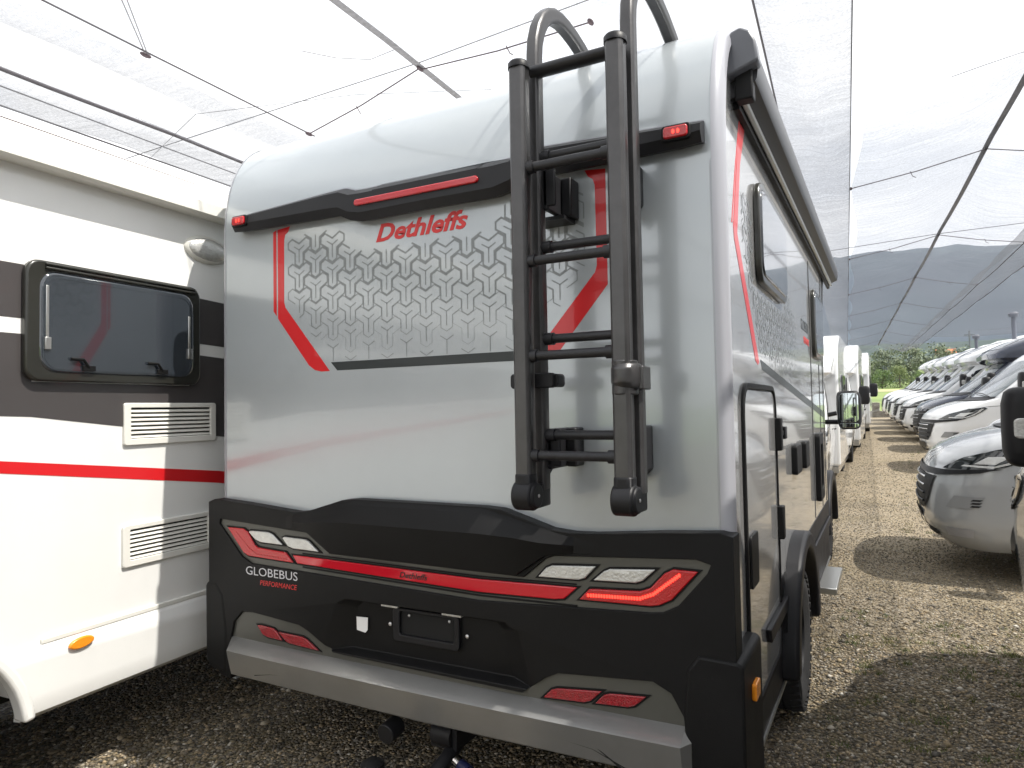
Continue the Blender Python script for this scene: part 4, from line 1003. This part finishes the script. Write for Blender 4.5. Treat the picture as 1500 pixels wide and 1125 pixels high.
lm = mk('awning_light', ball((.006, .985, 2.442), .040, .128, .062, 24, 12), M['clear'], lv, sm=60)
lm2 = mk('light_base', ball((.004, .985, 2.442), .03, .138, .072, 24, 12), M['grp'], lm, sm=60)
def vent(t0, t1, z0, z1, nsl, sl):
    v = mk('vent_grille', ring_prism(rrect(t0, t1, z0, z1, .012), rrect(t0 + .035, t1 - .035, z0 + .030, z1 - .022, .005), 0, .014, 'x'), M['grp'], lv, bev=.004)
    mk('vent_back', lp([(t0 + .02, z0 + .02), (t1 - .02, z0 + .02), (t1 - .02, z1 - .015), (t0 + .02, z1 - .015)], -.012, .002), M['dark'], v, sm=0)
    h = (z1 - z0 - .055) / nsl
    for k in range(nsl):
        z = z0 + .030 + h * k
        o = mk('slat', ([(.003, t0 + .03, z), (.013, t0 + .03, z + .004), (.003, t0 + .03, z + h * .72), (.003, t1 - .03, z), (.013, t1 - .03, z + .004), (.003, t1 - .03, z + h * .72)], [[0, 1, 4, 3], [1, 2, 5, 4], [0, 2, 1], [3, 4, 5], [0, 3, 5, 2]]), M['grp'], v, sm=0)
vent(.517, 1.035, 1.462, 1.655, 7, 0); vent(.513, 1.018, .915, 1.103, 7, 0)
mk('side_marker', lp(ell(.312, .655, .054, .024, 28, .06), .02, .036), M['amber'], lv, bev=.006)
# ================================================================== CAMPERS ALONG THE AISLE
GR = 'campers parked nose to the aisle on the right'
v1 = build_van('van', 'greyvan', 'light grey van with dark headlights, nearest of the row on the right of the aisle', group=GR)
put(v1, .27, 8.30, rad(0))
v2 = build_van('van', 'white2', 'white high roof van with a dark cab window behind the light grey van', group=GR)
put(v2, .62, 16.4, rad(6))
c1 = build_van('cap', 'white2', 'white camper with its nose set back behind the light grey van', group=GR, name='camper', detail=True, graphics='grey')
put(c1, 1.25, 12.4, rad(3))
dk = build_van('cap', 'navy', 'dark blue camper in the row on the right of the aisle', group=GR, name='camper', detail=False, graphics='brown')
put(dk, .62, 20.4, rad(4))
cw = build_van('cap', 'white2', 'white camper next beyond the dark blue one', group=GR, name='camper', detail=False, graphics='grey')
put(cw, .36, 23.5, rad(3))
ords = ['second', 'third', 'fourth', 'last and farthest']
for k, (x, y, a) in enumerate([(.22, 26.5, 2), (.06, 29.4, 0), (-.02, 32.4, -1), (-.16, 35.3, -2)]):
    c = copy_tree(cw); put(c, x, y, rad(a)); c['label'] = 'small white camper, %s beyond the dark blue one' % ords[k]
G2 = 'white campers in line beyond the silver one'
for k, (x, y, lab) in enumerate([(-1.82, 10.9, 'white camper directly in front of the silver one, mostly hidden'), (-1.66, 16.2, 'white camper facing the camera, second in line beyond the silver one'), (-1.56, 22.8, 'white camper facing the camera, third in line beyond the silver one')]):
    c = copy_tree(c1); put(c, x, y, rad(90)); c['label'] = lab; c['group'] = G2; c.scale = (1, 1, 1)
v0 = build_van('cap', 'greyvan', 'grey camper at the right edge with a big black wing mirror and a front tyre', group=None, name='camper', detail=True, bodycol='white2')
put(v0, 1.72, 5.43, rad(-90))
for ch in v0.children:
    if ch.name.startswith('wing_mirror') and ch.children[0].data.vertices[0].co.y < 0: 
        ch.rotation_euler = (0, 0, rad(90)); ch.scale = (1.1, .75, .75); ch.location = (1.71 - .926, -1.12 - 1.463, .265); ch['label'] = 'wing mirror folded in against the door'

# ================================================================== HAIL NET CANOPY
# the net bays run along a direction turned 2.6 degrees from the campers
SK = -.0448
def cp_(x0, y, z): return (x0 + SK * y, y, z)
def netsheet(name, x0, z0, x1, z1, ya, yb, m, label, sag=.10, sc0=0, sc1=0, nx=14, step=.7, ph=0.):
    """sheet between two edges; scalloped edges are pulled out at the clips every 4.2 m"""
    ny = int((yb - ya) / step) + 1; V = []; F = []
    r = random.Random(int(x0 * 77) + 5)
    wv = [r.uniform(0, 6) for _ in range(6)]
    for j in range(ny + 1):
        y = ya + (yb - ya) * j / ny
        s = abs(sin(pi * (y - ph) / 4.2))
        for i in range(nx + 1):
            u = i / nx
            a = x0 + sc0 * s; b = x1 - sc1 * s
            z = z0 + (z1 - z0) * u - sag * 4 * u * (1 - u) * (.6 + .4 * s) + .018 * sin(3.1 * y + wv[0] + 7 * u) + .012 * sin(7.3 * y + 11 * u + wv[1])
            V.append(cp_(a + (b - a) * u, y, z))
    n = nx + 1
    for j in range(ny):
        for i in range(nx): F.append([j * n + i, j * n + i + 1, (j + 1) * n + i + 1, (j + 1) * n + i])
    return mk(name, (V, F), M[m], None, sm=80, label=label, cat='net')
YE = 36.; Y0 = -14.
netsheet('hail_net', .10, 3.90, 1.38, 4.20, 6.2, YE, 'net', 'grey hail net between the aisle and the ridge strap on the right', sc0=.10, ph=4.24 + .05)
netsheet('hail_net', 1.38, 4.205, 2.45, 3.90, 6.2, YE, 'net', 'grey hail net on the far side of the ridge strap on the right', sc1=.12, ph=4.24)
netsheet('hail_net', 2.20, 3.86, 3.00, 4.05, 3.0, YE, 'net2', 'dark doubled hail net strip sloping to the posts on the right', sag=.05)
netsheet('hail_net', 3.00, 4.05, 9.5, 4.45, 3.0, YE - 5, 'net', 'hail net over the campers on the far right', sag=.25, nx=24)
netsheet('hail_net', -.42, 3.95, .105, 3.895, Y0, YE, 'net2', 'doubled strip of hail net hanging beside the silver camper', sag=.06, nx=8)
netsheet('hail_net', -1.35, 4.15, -.42, 3.95, Y0, YE, 'net', 'thin hail net above the roof of the silver camper', sag=.06, nx=8)
netsheet('hail_net', -5.13, 4.0, -3.92, 3.90, Y0, YE, 'net', 'hail net between the thick valley cable and the net edge on the left', sag=.05, sc1=.10, ph=.05)
netsheet('hail_net', -4.55, 3.99, -4.20, 3.97, Y0, YE, 'net', 'narrow overlap seam of hail net on the left', sag=.01, nx=3)
netsheet('hail_net', -6.1, 4.12, -5.13, 4.0, Y0, YE, 'net2', 'doubled hail net beyond the thick valley cable on the left', sag=.04)
def cable(name, pts, r, m, label, group=None, clips=None, flat=None):
    o = mk(name, tube(pts, r, 8, r2=flat), M[m], None, sm=60, label=label, cat='cable' if name != 'rope' else 'rope', group=group)
    return o
def line(x0, z, ya, yb, st=4.2, dip=.03, ph=.04):
    ys = [ya]
    while ys[-1] + st / 4 < yb: ys.append(ys[-1] + st / 4)
    ys.append(yb)
    return [cp_(x0, y, z - dip * abs(sin(pi * (y - ph) / st))) for y in ys]
cable('ridge_strap', line(1.38, 4.22, 2, YE), .007, 'strap', 'grey ridge strap over the aisle on the right', flat=.026)
cable('ridge_strap', line(-2.85, 4.22, Y0, 5.6), .006, 'strap', 'grey ridge strap above the silver camper', flat=.030)
cable('valley_cable', line(-5.13, 4.0, Y0, YE), .015, 'cable', 'thick dark valley cable above the white camper on the left')
cable('valley_cable', line(3.0, 4.06, 2, YE), .008, 'cable', 'dark valley cable over the posts on the right')
cable('edge_cable', line(.10, 3.90, Y0, YE, dip=0), .004, 'cable', 'thin edge cable of the net beside the aisle')
cable('edge_cable', line(-.42, 3.955, Y0, 9, dip=.05), .007, 'cable', 'thin seam cable above the awning of the silver camper')
cable('edge_cable', line(2.42, 3.90, 5, YE), .007, 'cable', 'thin edge cable on the right of the ridge strap')
cable('edge_cable', line(-3.95, 3.905, Y0, YE, dip=.0), .006, 'cable', 'thin edge cable of the net on the left')
cable('edge_cable', line(-5.6, 4.06, Y0, YE, dip=.0), .006, 'cable', 'thin cable just beyond the thick valley cable on the left')
cable('edge_cable', line(-6.1, 4.12, Y0, YE, dip=.0), .008, 'cable', 'outermost thin net edge cable on the left')
def knot(o, p, big=1.):
    mk('clip', join(ball(p, .018 * big, .040 * big, .015 * big, 10, 6)), M['rope'], o, sm=60)
def rope(p, q, label, group, r=.0055, m='rope', end=1, tail=True):
    P, Q = Vector(p), Vector(q); mid = (P + Q) / 2 + Vector((0, 0, -.02))
    o = mk('rope', tube([P, mid, Q], r, 6), M[m], None, label=label, cat='rope', group=group)
    if end: knot(o, P); knot(o, Q, .8)
    if tail:
        T = P + (Q - P) * .45
        mk('rope_end', tube([T, T + Vector((.02, .02, -.05)), T + Vector((.05, .0, -.075))], r * .7, 5), M[m], o)
    return o
GRP = 'ropes tying the net edges to the ridge strap over the aisle'
side_l = 'dark rope from the aisle net edge to the ridge strap on the right, %s'
side_r = 'dark rope on the far side of the right ridge strap, %s'
on = ['nearest', 'second nearest', 'third nearest', 'fourth nearest', 'fifth nearest', 'sixth nearest', 'farthest']
for k in range(7):
    yn = 8.6 + 4.1 * k
    rope(cp_(.11, yn - .3, 3.9), cp_(1.38, yn, 4.19), side_l % on[k], GRP)
    rope(cp_(2.42, yn - .2, 3.9), cp_(1.38, yn, 4.19), side_r % on[k], GRP)
rope(cp_(-3.95, 4.25, 3.9), cp_(-2.85, 4.28, 4.19), 'dark rope rising from the left net edge to the ridge strap above the camper', 'ropes at the left ridge strap')
rope(cp_(-3.98, 2.78, 3.9), (-3.20, 1.75, 4.16), 'doubled pale rope from the left net edge up to the top of the picture', 'ropes at the left ridge strap', r=.004, m='strap')
rope(cp_(-3.98, 2.80, 3.9), (-3.16, 1.78, 4.18), 'second strand of the doubled pale rope at the top left', 'ropes at the left ridge strap', r=.004, m='strap', end=0, tail=False)
rope(cp_(-1.38, 4.05, 4.02), cp_(-2.85, 4.30, 4.19), 'purple dark rope from the ridge strap towards the ladder top', 'ropes at the left ridge strap')
cable('cross_cable', [(-8.5, 4.4, 4.20), (-6.2, 4.35, 4.22), cp_(-2.85, 4.28, 4.235), (-1.6, 4.15, 4.23), (.3, 3.95, 4.25), (3, 3.8, 4.3)], .0045, 'strap', 'thin cross cable running over the ridge strap above the camper')
cable('cross_cable', [cp_(-2.0, 2.2, 4.5), cp_(.2, 3.3, 4.5), cp_(3.2, 4.6, 4.5)], .004, 'strap', 'thin cross wire high above the aisle')
cable('cross_cable', [(-9, 6.0, 5.0), (-6.0, 4.6, 4.6), (-4.2, 4.9, 4.5), (-2.9, 5.4, 4.45)], .003, 'strap', 'faint thin wire crossing the sky on the left')
cable('cross_cable', [cp_(-1.3, 13.1, 4.15), cp_(1.38, 12.9, 4.25), cp_(6, 13.3, 4.4)], .005, 'cable', 'thin cross cable under the net over the aisle')
o = cable('loose_cord', [cp_(-2.85, 3.95, 4.18), (-3.16, 3.85, 4.10), (-3.3, 3.65, 4.06), (-3.42, 3.45, 4.05)], .003, 'strap', 'short loose cord dangling from the left ridge strap')
o = cable('loose_cord', [cp_(1.38, 6.5, 4.2), (.98, 6.1, 4.1), (.72, 6.0, 4.02), (.50, 6.0, 3.98)], .003, 'strap', 'short loose cord dangling from the right ridge strap')
# posts
for k, (x, y) in enumerate([(3.22, 23.8), (3.05, 31.2)]):
    t = thing('net_post', ['taller grey post holding the net behind the white high roof van', 'smaller grey post holding the net farther back on the right'][k], 'post', (x, y, g(y)), group='posts under the net')
    h = 4.05 - g(y)
    mk('post', tube([(0, 0, 0), (0, 0, h - .12)], .055, 16), M['post'], t)
    mk('post_cap', tube([(0, 0, h - .14), (0, 0, h - .05), (0, 0, h)], [.11, .13, .09], 16), M['post'], t, sm=40)
# ================================================================== FAR END OF THE YARD
for k, (x, y, w, h, z, lab) in enumerate([(-.42, 38.6, 1.1, .30, 0, 'long low stone block at the far end of the aisle'), (-.60, 38.75, .62, .42, .30, 'rough stone block lying on the long low one')]):
    t = thing('stone_block', lab, 'stone block', (x, y, g(y) + z), group='stone blocks closing the aisle')
    cbv, cbf = box(-w / 2, w / 2, -.3, .3, 0, h)
    o = mk('stone', (cbv, cbf), M['stone'], t, sm=0)
    b = bmesh.new(); b.from_mesh(o.data); bmesh.ops.subdivide_edges(b, edges=b.edges, cuts=4, use_grid_fill=True)
    r = random.Random(k)
    for v in b.verts: v.co += Vector((r.uniform(-.02, .02), r.uniform(-.02, .02), r.uniform(-.015, .015) if v.co.z > .05 else 0))
    b.to_mesh(o.data); b.free()
def tree_meshes(name, H, Wd, nleaf, seed, leaf):
    r = random.Random(seed); cl = []
    for k in range(26):
        a = r.uniform(0, 2 * pi); rr = Wd * .5 * math.sqrt(r.random()) * .85; z = H * r.uniform(.08, .86)
        rr *= (1 - .55 * abs(z / H - .5) * 2 * (1 if z > H * .5 else .5))
        cl.append((rr * cos(a), rr * sin(a), z, Wd * r.uniform(.12, .22)))
    V = []; F = []
    for k in range(nleaf):
        c = r.choice(cl); d = Vector((r.gauss(0, 1), r.gauss(0, 1), r.gauss(0, .8))); d.normalize(); d *= c[3] * r.uniform(.6, 1.08)
        p = Vector(c[:3]) + d; nrm = (d.normalized() + Vector((r.uniform(-.7, .7), r.uniform(-.7, .7), r.uniform(-.2, .9)))).normalized()
        u = nrm.orthogonal().normalized(); v = nrm.cross(u); s = r.uniform(.16, .34) * (H / 9)
        n = len(V); V += [p + u * s, p + v * s * .7, p - u * s, p - v * s * .7]; F.append([n, n + 1, n + 2, n + 3])
    tr = [tube([(0, 0, -.4), (.05, 0, H * .3), (0, .1, H * .7)], [.22, .16, .05], 7)]
    for k in range(6):
        c = cl[k]; tr.append(tube([(0, 0, H * .28), (c[0] * .5, c[1] * .5, (c[2] + H * .28) / 2), c[:3]], [.10, .06, .03], 5))
    return (V, F), join(*tr)
protos = []
for k, (H, Wd, lf) in enumerate([(9, 9, 'leaf'), (7.5, 8, 'leaf2'), (11, 9.5, 'leaf3'), (6, 8, 'leaf')]):
    protos.append((tree_meshes('t', H, Wd, 1700, 20 + k, lf), lf, H))
firsts = {}
kinds = ['round dark green tree', 'yellow green bushy tree', 'tall grey green tree', 'low dark green bush']
r = random.Random(9)
seen = {}
ordn = ['first', 'second', 'third', 'fourth', 'fifth', 'sixth', 'seventh', 'eighth', 'ninth', 'tenth', 'eleventh', 'twelfth', 'thirteenth', 'fourteenth', 'fifteenth']
place_t = []
for k in range(19): place_t.append((-34 + k * 3.4 + r.uniform(-1, 1), 148 + r.uniform(-3, 3), r.choice([3, 1, 3, 1]), r.uniform(.50, .62)))
for k in range(16): place_t.append((-36 + k * 5.0 + r.uniform(-1.5, 1.5), 168 + r.uniform(-5, 8), r.choice([0, 1, 1]), r.uniform(.62, .80)))
place_t += [(4.5, 158, 2, .80), (9.5, 160, 2, .72), (0, 163, 2, .7), (14, 168, 2, .74)]
for (x, y, kd, sc) in place_t:
    (cr_, trk), lf, H = protos[kd]
    nm = ['broad_tree', 'bushy_tree', 'tall_tree', 'bush'][kd]
    side = 'left' if x < -9 else ('middle' if x < 3 else 'right')
    if kd not in firsts:
        t = thing(nm, '', 'tree', group='trees beyond the meadow')
        mk('crown', cr_, M[lf], t, sm=0); mk('trunk', trk, M['bark'], t, sm=60); firsts[kd] = t
    else: t = copy_tree(firsts[kd])
    t.location = (x, y, g(y)); t.scale = (sc * r.uniform(.9, 1.15), sc * r.uniform(.9, 1.15), sc * r.uniform(.9, 1.1)); t.rotation_euler = (0, 0, r.uniform(0, 6))
    row = 'front row' if y < 156 else 'back row'
    key = (kd, row); seen.setdefault(key, []).append((x, t))
for (kd, row), L in seen.items():
    L.sort(key=lambda q: q[0])
    for i, (x, t) in enumerate(L): t['label'] = '%s, %s from the left in the %s beyond the meadow' % (kinds[kd], ordn[i], row)
# wooded hill and mountain
def hash2(a, b):
    v = sin(a * 127.1 + b * 311.7) * 43758.5453; return v - math.floor(v)
def vn(x, y):
    i, j = math.floor(x), math.floor(y); u, v = x - i, y - j; u = u * u * (3 - 2 * u); v = v * v * (3 - 2 * v)
    return (hash2(i, j) * (1 - u) + hash2(i + 1, j) * u) * (1 - v) + (hash2(i, j + 1) * (1 - u) + hash2(i + 1, j + 1) * u) * v
def fbm(x, y, o=5):
    s = 0; a = .5
    for k in range(o): s += a * vn(x, y); x *= 2.03; y *= 2.03; a *= .5
    return s
def hill(name, y0, y1, hfun, m, xr, nx, ny):
    V = []; F = []
    for j in range(ny + 1):
        for i in range(nx + 1):
            x = -xr + 2 * xr * i / nx; v = j / ny; y = y0 + (y1 - y0) * v
            V.append((x, y, g(y0) - 2 + hfun(x, y) * math.sin(min(1, v * 1.15) * pi / 2) ** .8))
    for j in range(ny):
        for i in range(nx):
            k = j * (nx + 1) + i; F.append([k, k + 1, k + nx + 2, k + nx + 1])
    return mk(name, (V, F), M[m], None, sm=80, kind='structure')
hill('wooded_hill', 330, 620, lambda x, y: 27 + 9 * fbm(x / 150 + 3, y / 150) + 4 * fbm(x / 7, y / 7, 3), 'forest', 700, 260, 40)
def mt(x, y):
    b = 395 * math.exp(-((x - 60) / 620) ** 2) + 330 * math.exp(-((x - 720) / 480) ** 2) + 210 * math.exp(-((x + 900) / 700) ** 2) + 90
    return min(b, 430) * (.82 + .36 * fbm(x / 420 + 2, y / 420)) + 26 * (fbm(x / 60, y / 60) - .5)
hill('mountain', 1500, 2600, mt, 'mountain', 2600, 170, 46)
hs = thing('house', 'small house with orange tiled roof among the trees beyond the meadow', 'house', (26.6, 402, 19.5))
hs.scale = (.8, .8, .8)
mk('wall', prism([(-4, 0), (4, 0), (4, 6.6), (0, 9.0), (-4, 6.6)], -5, 5, 'x'), M['wall'], hs)
mk('roof', join(([(-5.4, -4.6, 6.4), (5.4, -4.6, 6.4), (5.4, 0, 9.25), (-5.4, 0, 9.25), (-5.4, 4.6, 6.4), (5.4, 4.6, 6.4), (-5.4, -4.6, 6.15), (5.4, -4.6, 6.15), (5.4, 0, 9.0), (-5.4, 0, 9.0), (-5.4, 4.6, 6.15), (5.4, 4.6, 6.15)],
    [[0, 1, 2, 3], [3, 2, 5, 4], [6, 9, 8, 7], [9, 10, 11, 8], [0, 6, 7, 1], [4, 5, 11, 10], [0, 3, 9, 6], [3, 4, 10, 9], [1, 7, 8, 2], [2, 8, 11, 5]])), M['roof'], hs)
for x in (-3, 0, 3): mk('window', box(x - .5, x + .5, -4.06, -3.98, 4.2, 5.6), M['glass'], hs)
pl = thing('utility_pole', 'pale utility pole standing in front of the wooded hill', 'pole', (19.6, 215, g(215)))
mk('mast', tube([(0, 0, 0), (0, 0, 13.2)], [.28, .2], 8), M['post'], pl); mk('crossarm', box(-1.2, 1.2, -.1, .1, 12.0, 12.25), M['post'], pl)
haze = mk('haze', box(-3400, 3400, -650, 3500, -60, 700), None, None, sm=0, kind='stuff')
hm = bpy.data.materials.new('haze'); hm.use_nodes = True; t = hm.node_tree; t.nodes.clear()
oo = N(t, 'ShaderNodeOutputMaterial'); pv = N(t, 'ShaderNodeVolumePrincipled'); pv.inputs['Density'].default_value = .00010; pv.inputs['Color'].default_value = (.82, .88, 1, 1)
t.links.new(pv.outputs[0], oo.inputs['Volume']); haze.data.materials.append(hm)
haze['label'] = 'pale air haze in front of the far mountain'; haze['category'] = 'haze'
